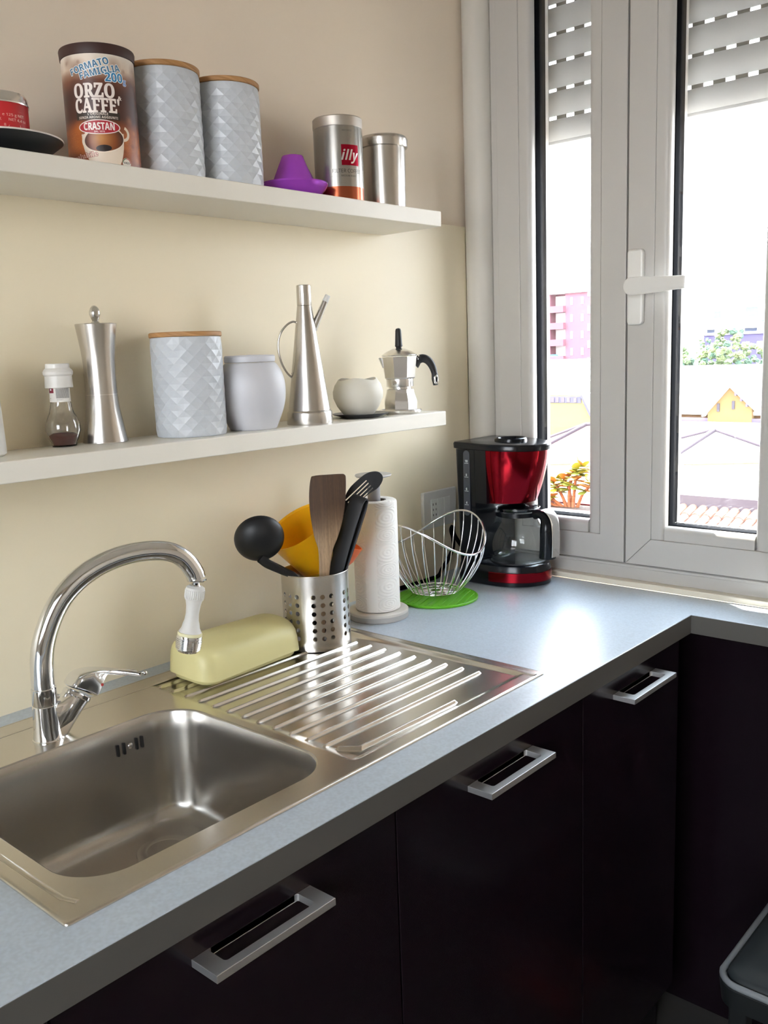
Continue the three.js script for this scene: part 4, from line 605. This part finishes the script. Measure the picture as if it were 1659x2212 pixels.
{ const t = thing('sugar_pot', 'rounded white ceramic pot with a flat lid beside the lower canister', 'pot', [1.2295, YL, 0.0870]);
  part(t, 'body', lathe([[0.0001, 0], [0.0370, 0], ...spl([[0.0396, 0.0018], [0.0450, 0.0140], [0.0520, 0.0320], [0.0560, 0.0490], [0.0573, 0.0650], [0.0560, 0.0815], [0.0515, 0.0960], [0.0450, 0.1065], [0.0412, 0.1105]]), [0.0001, 0.1105]], 72, 0.6), M.ceramic);
  part(t, 'lid', lathe([[0.0001, 0.1112], [0.0402, 0.1112], [0.0420, 0.1122], [0.0424, 0.1140], [0.0422, 0.1205], [0.0405, 0.1228], [0.0001, 0.1240]], 72, 0.5), M.ceramic); }
{ const t = thing('oil_can', 'tall conical steel oil can with a thin loop handle and slanted spout', 'oil can', [1.3468, YL, 0.1030]);
  part(t, 'base_flange', lathe([[0.0001, 0], [0.0402, 0], [0.0406, 0.0015], [0.0396, 0.0205], [0.0388, 0.0222], [0.0378, 0.0230], [0.0368, 0.0245], [0.0001, 0.0245]], 72, 0.35), M.steel);
  part(t, 'cone', lathe([[0.0001, 0.0245], [0.0368, 0.0245], [0.0128, 0.2040], [0.0001, 0.2040]], 72, 0.3), M.steel);
  part(t, 'cap', lathe([[0.0001, 0.2046], [0.0126, 0.2046], [0.0128, 0.2055], [0.0124, 0.2380], [0.0116, 0.2392], [0.0001, 0.2392]], 56, 0.4), M.steel);
  const d = V(-0.80, 0, -0.60), pt = (r, y) => [d.x * r, y, d.z * r];
  part(t, 'handle', sweep([pt(0.0150, 0.1760), pt(0.0220, 0.1778), pt(0.0330, 0.1720), pt(0.0440, 0.1580), pt(0.0490, 0.1370), pt(0.0460, 0.1120), pt(0.0370, 0.0920), pt(0.0275, 0.0825), pt(0.0270, 0.090)], 0.0018, { n: 70, sides: 10 }), M.steel);
  const sp = part(t, 'spout', sweep([[0.010, 0.160, 0.006], [0.0195, 0.185, 0.014], [0.0300, 0.2105, 0.0215]], [0.0070, 0.0060, 0.0052], { n: 24, sides: 18 }), M.steel);
  part(sp, 'spout_tip', sweep([[0.0300, 0.2105, 0.0215], [0.0342, 0.2210, 0.0245]], [0.0056, 0.0046], { n: 6, sides: 18 }), M.whitePlastic, 'white plastic spout tip'); }
{ const s1 = thing('saucer', 'dark metal saucer under the white wavy candle bowl', 'saucer', [1.4950, YL, 0.0885]);
  part(s1, 'dish', lathe([[0.0001, 0.0012], [0.030, 0], [0.036, 0.001], [0.0525, 0.0062], [0.0540, 0.0080], [0.0525, 0.0084], [0.036, 0.0036], [0.0001, 0.0030]], 64, 0.5), new THREE.MeshPhysicalMaterial({ color: S('#55585c'), metalness: 0.9, roughness: 0.3 }));
  const t = thing('candle_bowl', 'white translucent round bowl with a wavy rim on a dark saucer', 'bowl', [1.4915, YL + 0.0034, 0.0865]);
  const g = new THREE.LatheGeometry([[0.0001, 0.0005], [0.024, 0.0005], [0.030, 0.004], [0.040, 0.018], [0.0470, 0.034], [0.0475, 0.046], [0.0440, 0.058], [0.0370, 0.0680], [0.0345, 0.0690], [0.0355, 0.0665], [0.0420, 0.057], [0.0455, 0.046], [0.045, 0.035], [0.038, 0.019], [0.028, 0.006], [0.0001, 0.0035]].map((p) => V2(...p)), 72);
  const p = g.attributes.position; for (let i = 0; i < p.count; i++) { const x = p.getX(i), z = p.getZ(i), th = Math.atan2(z, x), k = smooth(p.getY(i), 0.045, 0.069); p.setY(i, p.getY(i) + k * 0.0022 * Math.cos(3 * (th - 2.5))); }
  g.computeVertexNormals(); part(t, 'wavy_shell', toCreasedNormals(g, 0.9), M.frosted); }
{ const sx = 1.6030, sz = 0.0960, s2 = thing('saucer', 'small round steel dish under the moka pot', 'saucer', [sx, YL, sz]);
  part(s2, 'dish', lathe([[0.0001, 0.0030], [0.034, 0.0030], [0.035, 0.0002], [0.0385, 0.0002], [0.0418, 0.003], [0.0424, 0.0068], [0.0410, 0.0082], [0.0390, 0.0078], [0.037, 0.0050], [0.0001, 0.0050]], 64, 0.5), M.alu);
  const t = thing('moka_pot', 'small aluminium moka pot with black handle on a steel dish', 'moka pot', [sx + 0.002, YL + 0.0050, sz - 0.001], -0.8);
  const oct = (pts, cr = 0.35) => { const g = new THREE.LatheGeometry(pts.map((p) => V2(...p)), 8); g.rotateY(PI / 8); return toCreasedNormals(g, cr); };
  // boiler with bulging faceted foot
  const bp = []; for (let k = 0; k <= 10; k++) { const s = k / 10; bp.push([0.0338 - 0.0058 * smooth(s, 0.35, 1) + 0.0006 * Math.sin(s * PI), 0.001 + s * 0.0410]); }
  part(t, 'boiler', [oct([[0.0001, 0], [0.0330, 0], ...bp, [0.024, 0.0430], [0.0001, 0.0430]], 0.5)], M.alu);
  part(t, 'collar', lathe([[0.0001, 0.0428], [0.0222, 0.0428], [0.0222, 0.0470], [0.0265, 0.0475], [0.0268, 0.0485], [0.0268, 0.0625], [0.0262, 0.0632], [0.0001, 0.0632]], 56, 0.4), M.alu);
  part(t, 'safety_valve', lathe([[0.0001, 0], [0.004, 0], [0.004, 0.0022], [0.0028, 0.003], [0.0001, 0.003]], 20, 0.5).rotateX(PI / 2).translate(-0.012, 0.0555, 0.0240), M.nickel);
  part(t, 'upper_chamber', oct([[0.0001, 0.0634], [0.0305, 0.0634], [0.0315, 0.0650], [0.0358, 0.1050], [0.0352, 0.1058], [0.0001, 0.1058]]), M.alu);
  part(t, 'pouring_lip', toCreasedNormals(loft([rrLoop(-0.0315, 0.0850, 0, 0.002, 0.003, 0.001, 3), rrLoop(-0.0355, 0.0985, 0, 0.003, 0.005, 0.002, 3), rrLoop(-0.0375, 0.1045, 0, 0.0035, 0.0055, 0.002, 3)]), 0.6), M.alu);
  part(t, 'lid', lathe([[0.0001, 0.1070], [0.0335, 0.1070], [0.0350, 0.1082], [0.0345, 0.1092], [0.0240, 0.1160], [0.0120, 0.1208], [0.0001, 0.1225]], 56, 0.5), M.alu);
  part(t, 'knob', lathe([[0.0001, 0.1180], [0.0042, 0.1195], [0.0060, 0.1245], [0.0076, 0.1262], [0.0072, 0.1280], [0.0058, 0.1560], [0.0046, 0.1595], [0.0001, 0.1608]], 32, 0.6), M.black, 'black knob');
  part(t, 'hinge', [box(0.0330, 0.0400, 0.0985, 0.1045, -0.006, 0.006, 0.001), new THREE.TorusGeometry(0.0038, 0.0008, 8, 24).translate(0.0330, 0.1000, 0.0075), new THREE.CylinderGeometry(0.0016, 0.0016, 0.016, 14).rotateX(PI / 2).translate(0.0380, 0.1062, 0)], M.nickel);
  const hd = part(t, 'handle', sweep([[0.0290, 0.0905, 0], [0.0380, 0.0985, 0], [0.0480, 0.1005, 0], [0.0580, 0.0950, 0], [0.0650, 0.0840, 0], [0.0690, 0.0700, 0], [0.0700, 0.0560, 0], [0.0705, 0.0475, 0]], [0.0115, 0.0085, 0.0082, 0.0078, 0.0070, 0.0060, 0.0068, 0.0048], { n: 60, sides: 18, ry: 0.95, up: [0, 0, 1] }), M.black, 'curved black handle');
  part(hd, 'handle_eyelet', new THREE.TorusGeometry(0.0048, 0.0018, 10, 32).scale(0.75, 1.5, 1.6).rotateY(0.5).translate(0.0712, 0.0585, 0.0042), M.nickel); }

/* ---------- stool in the lower right corner ---------- */
{ const t = thing('stool', 'dark upholstered stool with grey edge trim at the lower right corner', 'stool', [1.655, 0, 0.985]);
  const L = (y, o, r) => rrLoop(0, y, 0, 0.178 - o, 0.19 - o, r, 10);
  part(t, 'seat_base', loft([L(0.395, 0.012, 0.03), L(0.398, 0.003, 0.035), L(0.432, 0, 0.036), L(0.436, 0.004, 0.034)], { crease: 0.7 }), std('#16191a', 0.6));
  part(t, 'seat_cushion', loft([L(0.434, 0.010, 0.032), L(0.444, 0.011, 0.032), L(0.449, 0.017, 0.028), L(0.451, 0.05, 0.02)], { crease: 1.1 }), std('#2b3133', 0.6));
  const tr = L(0.438, 0.004, 0.035).map((p) => [p.x, p.y, p.z]).filter((p, i) => i % 11 !== 10);
  part(t, 'edge_trim', sweep(tr, 0.0052, { n: 160, sides: 10, closed: true, tension: 0.1 }), std('#85898c', 0.45), 'grey edge trim');
  for (const [sx, sz] of [[-1, -1], [1, -1], [-1, 1], [1, 1]]) part(t, 'leg', box(sx * 0.145 - 0.014, sx * 0.145 + 0.014, 0, 0.396, sz * 0.157 - 0.014, sz * 0.157 + 0.014, 0.003), std('#131516', 0.5)); }
{ const t = thing('storage_tub', 'dull red low plastic tub on the floor beneath the stool', 'tub', [1.80, 0, 0.84], 0.1);
  part(t, 'wall', loft([rrLoop(0, 0.001, 0, 0.052, 0.07, 0.02), rrLoop(0, 0.06, 0, 0.058, 0.076, 0.02), rrLoop(0, 0.06, 0, 0.055, 0.073, 0.02), rrLoop(0, 0.004, 0, 0.05, 0.068, 0.02)], { crease: 0.5 }), std('#8a3a33', 0.6)); }
/* ---------- outside: planter, roofs, houses, trees ---------- */
solo('street', box(-60, 420, -9.4, -9, -330, 200), std('#3b3a38', 0.95), 'grey street level far below the kitchen window', 'street').userData.kind = 'structure';
{ // red planter on the outer wall, succulent growing in it
  const t = thing('planter_box', 'red flower box outside the left window pane', 'planter', [2.30, 0.835, 0.03]);
  const rm = std('#52101e', 0.6);
  part(t, 'box_wall', [box(-0.13, 0.06, 0, 0.14, -0.24, 0.24, 0.004), box(0.06, 0.145, 0, 0.128, -0.24, 0.24), box(0.145, 0.155, 0, 0.142, -0.24, 0.24, 0.003)], rm);
  part(t, 'soil', box(0.061, 0.1449, 0.127, 0.136, -0.235, 0.235), std('#3a2a20', 0.95));
  const p = thing('succulent', 'yellow-green succulent with fleshy leaves growing in the red flower box', 'plant', [2.405, 0.965, 0.0]);
  const leafG = new THREE.SphereGeometry(1, 14, 10); { const q = leafG.attributes.position; for (let i = 0; i < q.count; i++) { const x = q.getX(i), y = q.getY(i); q.setXYZ(i, x * (0.62 + 0.38 * smooth(y, -1, 0.3)), y, q.getZ(i) * 0.20 + 0.12 * y * y); } leafG.computeVertexNormals(); leafG.translate(0, 1, 0); }
  const lm = [std('#8f8a22', 0.45, 0, { transmission: 0.3, thickness: 0 }), std('#6f7a2a', 0.45, 0, { transmission: 0.3, thickness: 0 }), std('#a8702e', 0.45, 0, { transmission: 0.3, thickness: 0 })], sm = std('#8a5434', 0.8);
  const stems = [[[0, 0, 0.004], [0.0, 0.035, -0.012], [0.002, 0.068, -0.036]], [[0, 0, 0.012], [0, 0.04, 0.010], [0.004, 0.085, 0.016], [0.004, 0.118, 0.050]], [[0, 0, 0.022], [0.0, 0.05, 0.026], [0, 0.100, 0.032]], [[0.005, 0, 0.03], [0.004, 0.045, 0.05], [0.004, 0.072, 0.078]], [[0, 0, -0.004], [-0.004, 0.022, -0.035], [-0.006, 0.046, -0.066]], [[0.004, 0, 0.02], [0.008, 0.055, 0.004], [0.006, 0.080, -0.008]], [[0, 0, -0.01], [-0.006, 0.014, -0.05], [-0.008, 0.026, -0.085]]];
  stems.forEach((s, i) => { const st = part(p, 'stem', sweep(s, [0.0055, 0.0048, 0.0036], { n: 16, sides: 8 }), sm), e = s.at(-1);
    for (let k = 0; k < 20; k++) { const a = k * 2.4 + i, up = k < 5 ? rr(0.5, 1.2) : rr(-0.3, 0.5), b = k < 8 ? 1 : 0.75, g = leafG.clone(), L = rr(0.013, 0.021); g.scale(L * 0.72, L, L * 0.72); g.rotateX(PI / 2 - up); g.rotateY(a); const q = s[s.length - 2]; const f = k > 15 ? 0.35 : k > 10 ? 0.65 : k > 7 ? 0.85 : 1; g.translate(lerp(q[0], e[0], f), lerp(q[1], e[1], f), lerp(q[2], e[2], f)); part(st, 'leaf', g, lm[(k + i) % 3]); } }); }

// tiled roof of the next house, seen from above
{ const t = thing('tiled_roof', 'near roof of curved pale tiles at the foot of the right window pane', 'roof', [16, -1.45, -5.1]);
  const tm = [std('#6b4a3c', 0.9), std('#755343', 0.9), std('#604236', 0.9)], arc = new THREE.Shape(); arc.absarc(0, 0, 0.088, 0, PI); arc.absarc(0, 0, 0.062, PI, 0, true);
  const tile = basis(extrude(arc, 0.40, 0, 7), V(0, 0, 0), V(0, 0, 1), V(0, 1, 0), V(-1, 0, 0));
  const sl = 0.30, c = Math.cos(sl), s = Math.sin(sl);
  for (let r = 0; r < 11; r++) for (let k = 0; k < 15; k++) { const m = part(t, 'tile', tile, tm[(r * 5 + k * 3) % 3]); m.rotation.z = sl - 0.05; m.position.set(0.1 - r * 0.34 * c, -0.10 - r * 0.34 * s, -1.4 + k * 0.19 + rr(-0.006, 0.006)); }
  part(t, 'under_roof', basis(box(-4.2, 0.1, -0.2, -0.03, -1.5, 1.5), V(0, -0.12, 0), V(c, s, 0), V(-s, c, 0), V(0, 0, 1)), std('#6d5a4e', 0.9));
  part(t, 'ridge_board', box(0.06, 0.28, -0.14, 0.135, -1.9, 1.6), std('#3d3438', 0.9)); }
{ const t = thing('terrace_roof', 'flat pale terrace roof behind the near tiled roof', 'roof', [24, -9, -8]);
  part(t, 'building_wall', box(-5, 5, 0, 6.4, -5, 5.5), std('#b7a79a', 0.9)); part(t, 'parapet', [box(-5, 5, 6.4, 6.75, 5.3, 5.5), box(-5, -4.8, 6.4, 6.75, -5, 5.3), box(-5, 4.8, 6.4, 6.48, -4.9, 5.3)], std('#d9d2cb', 0.9)); }

function hipRoof(name, label, pos, w, d, h, hr, hue, capHue) {   // house with a hipped roof, ridge along z
  const t = thing(name, label, 'house', pos);
  part(t, 'house_wall', box(-w / 2 + 0.3, w / 2 - 0.3, 0, h, -d / 2 + 0.3, d / 2 - 0.3), std('#a08f80', 0.9));
  const r = Math.max(0.01, d / 2 - w / 2), A = [-w / 2, h, -d / 2], B = [w / 2, h, -d / 2], C = [w / 2, h, d / 2], D = [-w / 2, h, d / 2], E = [0, h + hr, -r], F = [0, h + hr, r];
  const face = (...P) => { const g = new THREE.BufferGeometry(), q = []; for (let i = 1; i < P.length - 1; i++) q.push(...P[0], ...P[i], ...P[i + 1]); g.setAttribute('position', new THREE.Float32BufferAttribute(q, 3)); g.computeVertexNormals(); return g; };
  const rm = std(hue, 0.9); for (const f of [face(A, E, F, D), face(B, C, F, E), face(A, B, E), face(D, F, C)]) part(t, 'roof_slope', f, rm);
  const cap = (p, q) => sweep([p, q], 0.11, { n: 2, sides: 8 }); for (const [p, q] of [[A, E], [B, E], [C, F], [D, F], [E, F]]) part(t, 'ridge_tiles', cap(p, q), std(capHue, 0.9));
  return t;
}
hipRoof('hip_roof_house', 'house with hipped tile roof low in the left window pane', [37, -9, -18.6], 6.2, 7.2, 5.6, 1.35, '#7a5a55', '#2a2026').rotation.y = 0.5;
hipRoof('hip_roof_house', 'house with hipped pale roof low in the right window pane', [36.5, -9, -13.1], 5.4, 5.2, 5.9, 1.0, '#85797a', '#2e252c').rotation.y = 0.62;

{ // yellow house on the left
  const t = thing('yellow_house', 'pale yellow house with a sloping roof edge behind the plant', 'house', [70, -9, -39.5]);
  const ym = std('#6c6240', 0.95), pm = std('#4a4558', 0.9);
  part(t, 'gable_wall', basis(extrude(poly([[-2.4, 0], [2.55, 0], [2.55, 4.6], [1.65, 6.3], [-2.4, 6.35]]), 6), V(6, 0, 0), V(0, 0, 1), V(0, 1, 0), V(-1, 0, 0)), ym);
  part(t, 'terrace_band', box(-0.05, 0.02, 5.66, 6.2, -1.75, 1.55), pm);
  for (const z of [-1.2, -0.75, -0.2, 0.35, 1.0]) part(t, 'window', box(-0.1, -0.04, 5.7, 6.12, z - 0.16, z + 0.16), std('#4a3f44', 0.6));
  part(t, 'roof_edge', basis(box(0, 2.0, -0.07, 0.10, -6.2, 0.25), V(0, 6.36, 1.62), V(0, -0.885, 0.466), V(0, 0.466, 0.885), V(1, 0, 0).negate()), pm);
  part(t, 'side_wall', box(-0.03, 0, 0, 6.3, -2.42, -1.7), std('#53422f', 0.95));
  part(t, 'upper_block', box(3, 7, 6.3, 7.3, -2.6, 0.6), std('#77745e', 0.95)); part(t, 'roof_slab', box(2.8, 7.2, 7.25, 7.38, -2.8, 0.75), std('#6a655c', 0.9));
  part(t, 'white_roof', box(0.3, 8, 6.28, 6.4, -2.4, 1.6), std('#e8e4de', 0.9)); }
{ // red apartment block
  const t = thing('apartment_block', 'tall pink-red apartment block with balconies in the left window pane', 'building', [160, -9, -91]);
  const rm = std('#6d4650', 0.95), wm = std('#c9c4c4', 0.9), gm = std('#6a7080', 0.5);
  part(t, 'wall', [box(0, 12, 0, 20.6, -1.0, 6.6), box(0, 12, 0, 20.6, -6.6, -4.4), box(2.2, 12, 0, 20.6, -4.4, -1.0)], rm);
  part(t, 'cornice', box(-0.5, 12.4, 20.6, 21.4, -7, 7), wm);
  part(t, 'roof', basis(extrude(poly([[-6.6, 0], [6.6, 0], [2.5, 2.1], [-5, 2.1]]), 11), V(12, 21.4, 0), V(0, 0, 1), V(0, 1, 0), V(-1, 0, 0)), std('#9b8885', 0.9));
  for (let f = 0; f < 6; f++) { const y = 1.6 + f * 3.2;
    part(t, 'balcony_parapet', [box(-0.9, 2.2, y - 0.55, y + 0.7, -4.4, -1.0)], rm); part(t, 'balcony_back', box(2.1, 2.2, y + 0.7, y + 2.65, -4.4, -1.0), wm);
    for (const [z, w, o] of [[2.7, 0.2, 0.9], [5.4, 0.2, 0.9], [0.4, 0.16, 0.9], [-5.6, 0.22, 0.9], [4.1, 0.22, 2.2]]) { const wn = part(t, 'window', box(-0.12, 0.02, y + o - 0.12, y + o + 1.25, z - w - 0.06, z + w + 0.06), z === 4.1 ? std('#626a78', 0.6) : wm); part(wn, 'pane', box(-0.14, -0.11, y + o + 0.1, y + o + 1.15, z - w * 0.8, z + w * 0.8), gm); } }
  part(t, 'awning', basis(box(0, 1.7, -0.05, 0.05, -0.9, 0.9), V(-0.3, 9.0, -3.4), V(-0.5, -0.86, 0), V(-0.86, 0.5, 0), V(0, 0, 1)), std('#2f7f86', 0.8));
  for (const z of [1.9, 3.4]) part(t, 'chimney', box(0.4, 1.3, 21.4, 23.4, z - 0.5, z + 0.5), std('#8f97b8', 0.9)); }
{ const t = thing('white_annex', 'low white block in front of the pink-red apartment block', 'building', [130, -9, -75]);
  part(t, 'wall', box(0, 8, 0, 8.1, -5, 3.2), std('#e3dfda', 0.9)); part(t, 'roof_slab', box(-0.3, 8.3, 8.1, 8.35, -5.3, 3.4), std('#efece8', 0.9)); }
{ // white blocks on the right
  const wm = std('#d9d6d2', 0.9), bm = std('#2f3a52', 0.6), aw = std('#1c6a70', 0.7);
  const t = thing('apartment_block', 'white terraced apartment block far behind the trees', 'building', [172, -9, -66]);
  part(t, 'wall', [box(0, 14, 0, 14.7, -10, 12), box(3, 14, 14.7, 17.0, -8, 12), box(6, 14, 17, 18.8, -2, 12)], wm);
  for (const [y, z, w, h] of [[15.3, -2.0, 0.7, 0.9], [15.6, 4.4, 1.2, 1.1], [15.7, 7.2, 0.6, 1.0], [12.0, -2.0, 0.8, 1.0], [12.4, 5.4, 1.2, 1.0], [11.8, 8.6, 1.0, 1.0], [18.0, 5.0, 1.6, 0.5]]) { const wn = part(t, 'window', box(y > 15 ? (y > 17 ? 5.9 : 2.9) : -0.1, y > 15 ? 6.02 : 0.05, y - h - 0.1, y + h + 0.1, z - w - 0.1, z + w + 0.1), wm); part(wn, 'pane', box((y > 15 ? (y > 17 ? 5.85 : 2.85) : -0.15), (y > 15 ? 5.95 : 0), y - h * 0.8, y + h * 0.8, z - w * 0.9, z + w * 0.9), bm); }
  for (const [y, z] of [[13.2, 8.8], [17.0, 9.2]]) part(t, 'awning', box(-1.2, 0, y, y + 0.8, z - 1.1, z + 1.1), std('#3a6480', 0.7));
  for (const y of [3, 6.2, 9.4, 12.6]) part(t, 'balcony_slab', box(-1.3, 0, y, y + 1.0, -9.5, 11.5), wm);
  const s = thing('apartment_tower', 'white tower block with a turquoise awning near the window handle', 'building', [164, -9, -81]);
  part(s, 'wall', box(0, 5, 0, 24.2, -1, 7.6), wm); part(s, 'cornice', box(-0.4, 5.2, 24.2, 24.9, -1.4, 8), wm);
  part(s, 'awning', box(-1.1, 0, 18.7, 19.7, 5.3, 6.9), aw);
  for (const y of [2.4, 6.2, 10.4, 14.4]) for (const z of [5.0, 6.4]) { const wn = part(s, 'window', box(-0.1, 0.02, y, y + 1.9, z - 0.42, z + 0.42), wm); part(wn, 'pane', box(-0.14, -0.09, y + 0.2, y + 1.7, z - 0.34, z + 0.34), bm); } }
{ const t = thing('purple_building', 'dull purple building with white windows behind the trees', 'building', [150, -9, -54]);
  part(t, 'wall', box(0, 10, 0, 11.4, -6.3, 8), std('#413a58', 0.95)); part(t, 'cornice', box(-0.3, 10.3, 11.4, 11.8, -6.6, 8.3), std('#8f8aa0', 0.9));
  for (const z of [-4.6, -2.2, 0.6, 2.9, 5.2]) for (const y of [1.6, 5.2, 8.3]) { const wn = part(t, 'window', box(-0.15, 0.02, y, y + 1.9, z - 0.55, z + 0.55), std('#a7a8bc', 0.8)); part(wn, 'pane', box(-0.19, -0.12, y + 0.2, y + 1.7, z - 0.4, z + 0.4), std('#5a6080', 0.4)); } }
{ // trees: branching trunk and many leaf tufts
  const tuft = []; for (let v = 0; v < 3; v++) { const g = new THREE.IcosahedronGeometry(1, 2), p = g.attributes.position; for (let i = 0; i < p.count; i++) { const x = p.getX(i), y = p.getY(i), z = p.getZ(i), n = 0.72 + 0.5 * hash(Math.round(x * 9) + v * 31, Math.round(y * 9) * 7 + Math.round(z * 9) * 13); p.setXYZ(i, x * n, y * n * 0.85, z * n); } g.computeVertexNormals(); tuft.push(g); }
  const gm = [std('#4c5a3c', 0.9), std('#39503f', 0.9), std('#66704a', 0.9)];
  const tree = (x, z, base, top, w, n, label) => { const t = thing('tree', label, 'tree', [x, base, z]), H = top - base; part(t, 'trunk', [sweep([[0, 0, 0], [0.1, H * 0.3, 0.1], [0, H * 0.6, 0.05]], [0.32, 0.24, 0.12], { n: 10, sides: 8 }), sweep([[0, H * 0.35, 0.1], [0.2, H * 0.55, w * 0.4]], [0.14, 0.06], { n: 4, sides: 6 })], std('#4a3c30', 0.9));
    const bags = [[], [], []]; for (let i = 0; i < n; i++) { const a = rr(0, 2 * PI), e = rr(-0.9, 1), q = Math.sqrt(1 - e * e * 0.8) * w * rr(0.55, 1), s = rr(0.26, 0.52) * w * 0.42, g = tuft[i % 3].clone(); g.scale(s, s, s); g.rotateY(a * 3); g.translate(Math.cos(a) * q * 0.8, H * 0.66 + e * H * 0.32, Math.sin(a) * q); bags[(i * 7) % 3].push(g); }
    bags.forEach((b, i) => part(t, 'foliage', b, gm[i])); };
  tree(108, -46.4, -9, 0.9, 2.3, 80, 'leftmost tree of the green row beyond the white roof'); tree(113, -43.6, -9, 1.2, 2.2, 80, 'second tree of the green row beyond the white roof'); tree(109, -40.3, -9, 2.9, 2.3, 95, 'tallest tree of the green row before the purple building'); tree(114, -39.2, -9, 0.9, 2.0, 70, 'rightmost tree of the green row beside the window frame'); tree(126, -50.4, -9, 2.6, 1.2, 50, 'slim pale tree standing left of the purple building'); }
{ // long house with pale roof and a yellow gable
  const t = thing('gabled_house', 'long house with broad pale roof and an orange-yellow gable', 'house', [90, -9, -35]);
  const om = std('#5a4128', 0.95), rm = std('#cfc8c2', 0.85), em = std('#4b4252', 0.9);
  part(t, 'house_wall', box(0.5, 10, 0, 3.4, -9, 8), om);
  part(t, 'roof_slope', basis(box(0, 9.2, -0.15, 0.15, -9.5, 8.5), V(0, 3.38, 0), V(0.87, 0.48, 0), V(-0.48, 0.87, 0), V(0, 0, 1)), rm);
  part(t, 'gable_wall', basis(extrude(poly([[0.1, 0], [4.4, 0], [4.4, 4.1], [2.3, 6.0], [0.1, 3.5]]), 5), V(4.6, 0, 0), V(0, 0, 1), V(0, 1, 0), V(-1, 0, 0)), std('#66502f', 0.95));
  for (const [y, z] of [[4.0, 1.15], [4.25, 2.62]]) part(t, 'window', box(-0.5, -0.38, y - 0.40, y + 0.40, z - 0.13, z + 0.13), std('#2b2530', 0.6));
  const slope = (z0, y0, z1, y1) => { const l = Math.hypot(z1 - z0, y1 - y0), u = V(0, (y1 - y0) / l, (z1 - z0) / l), n = V(0, u.z, -u.y).multiplyScalar(u.z > 0 ? 1 : -1); return basis(box(0, l, 0, 0.14, -0.9, 6), V(0, y0, z0), u, n, V(1, 0, 0)); };
  part(t, 'gable_roof', slope(2.3, 6.06, -0.25, 3.1), rm); part(t, 'gable_roof', slope(2.3, 6.06, 4.9, 3.7), rm);
  for (const k of [0.25, 0.5, 0.75]) part(t, 'rafter_end', box(-0.9, -0.4, lerp(6.0, 3.9, k) - 0.28, lerp(6.0, 3.9, k), lerp(2.4, 4.6, k) - 0.09, lerp(2.4, 4.6, k) + 0.09), em);
  part(t, 'gutter', box(-0.35, 0.0, 2.55, 2.95, -9.5, 6.5), em); part(t, 'lower_roof', basis(box(-6, 0, -0.1, 0.1, -9.5, 8), V(-0.4, 2.5, 0), V(0.94, 0.34, 0), V(-0.34, 0.94, 0), V(0, 0, 1)), std('#c9c4c0', 0.9)); }

renderer.render(scene, camera);
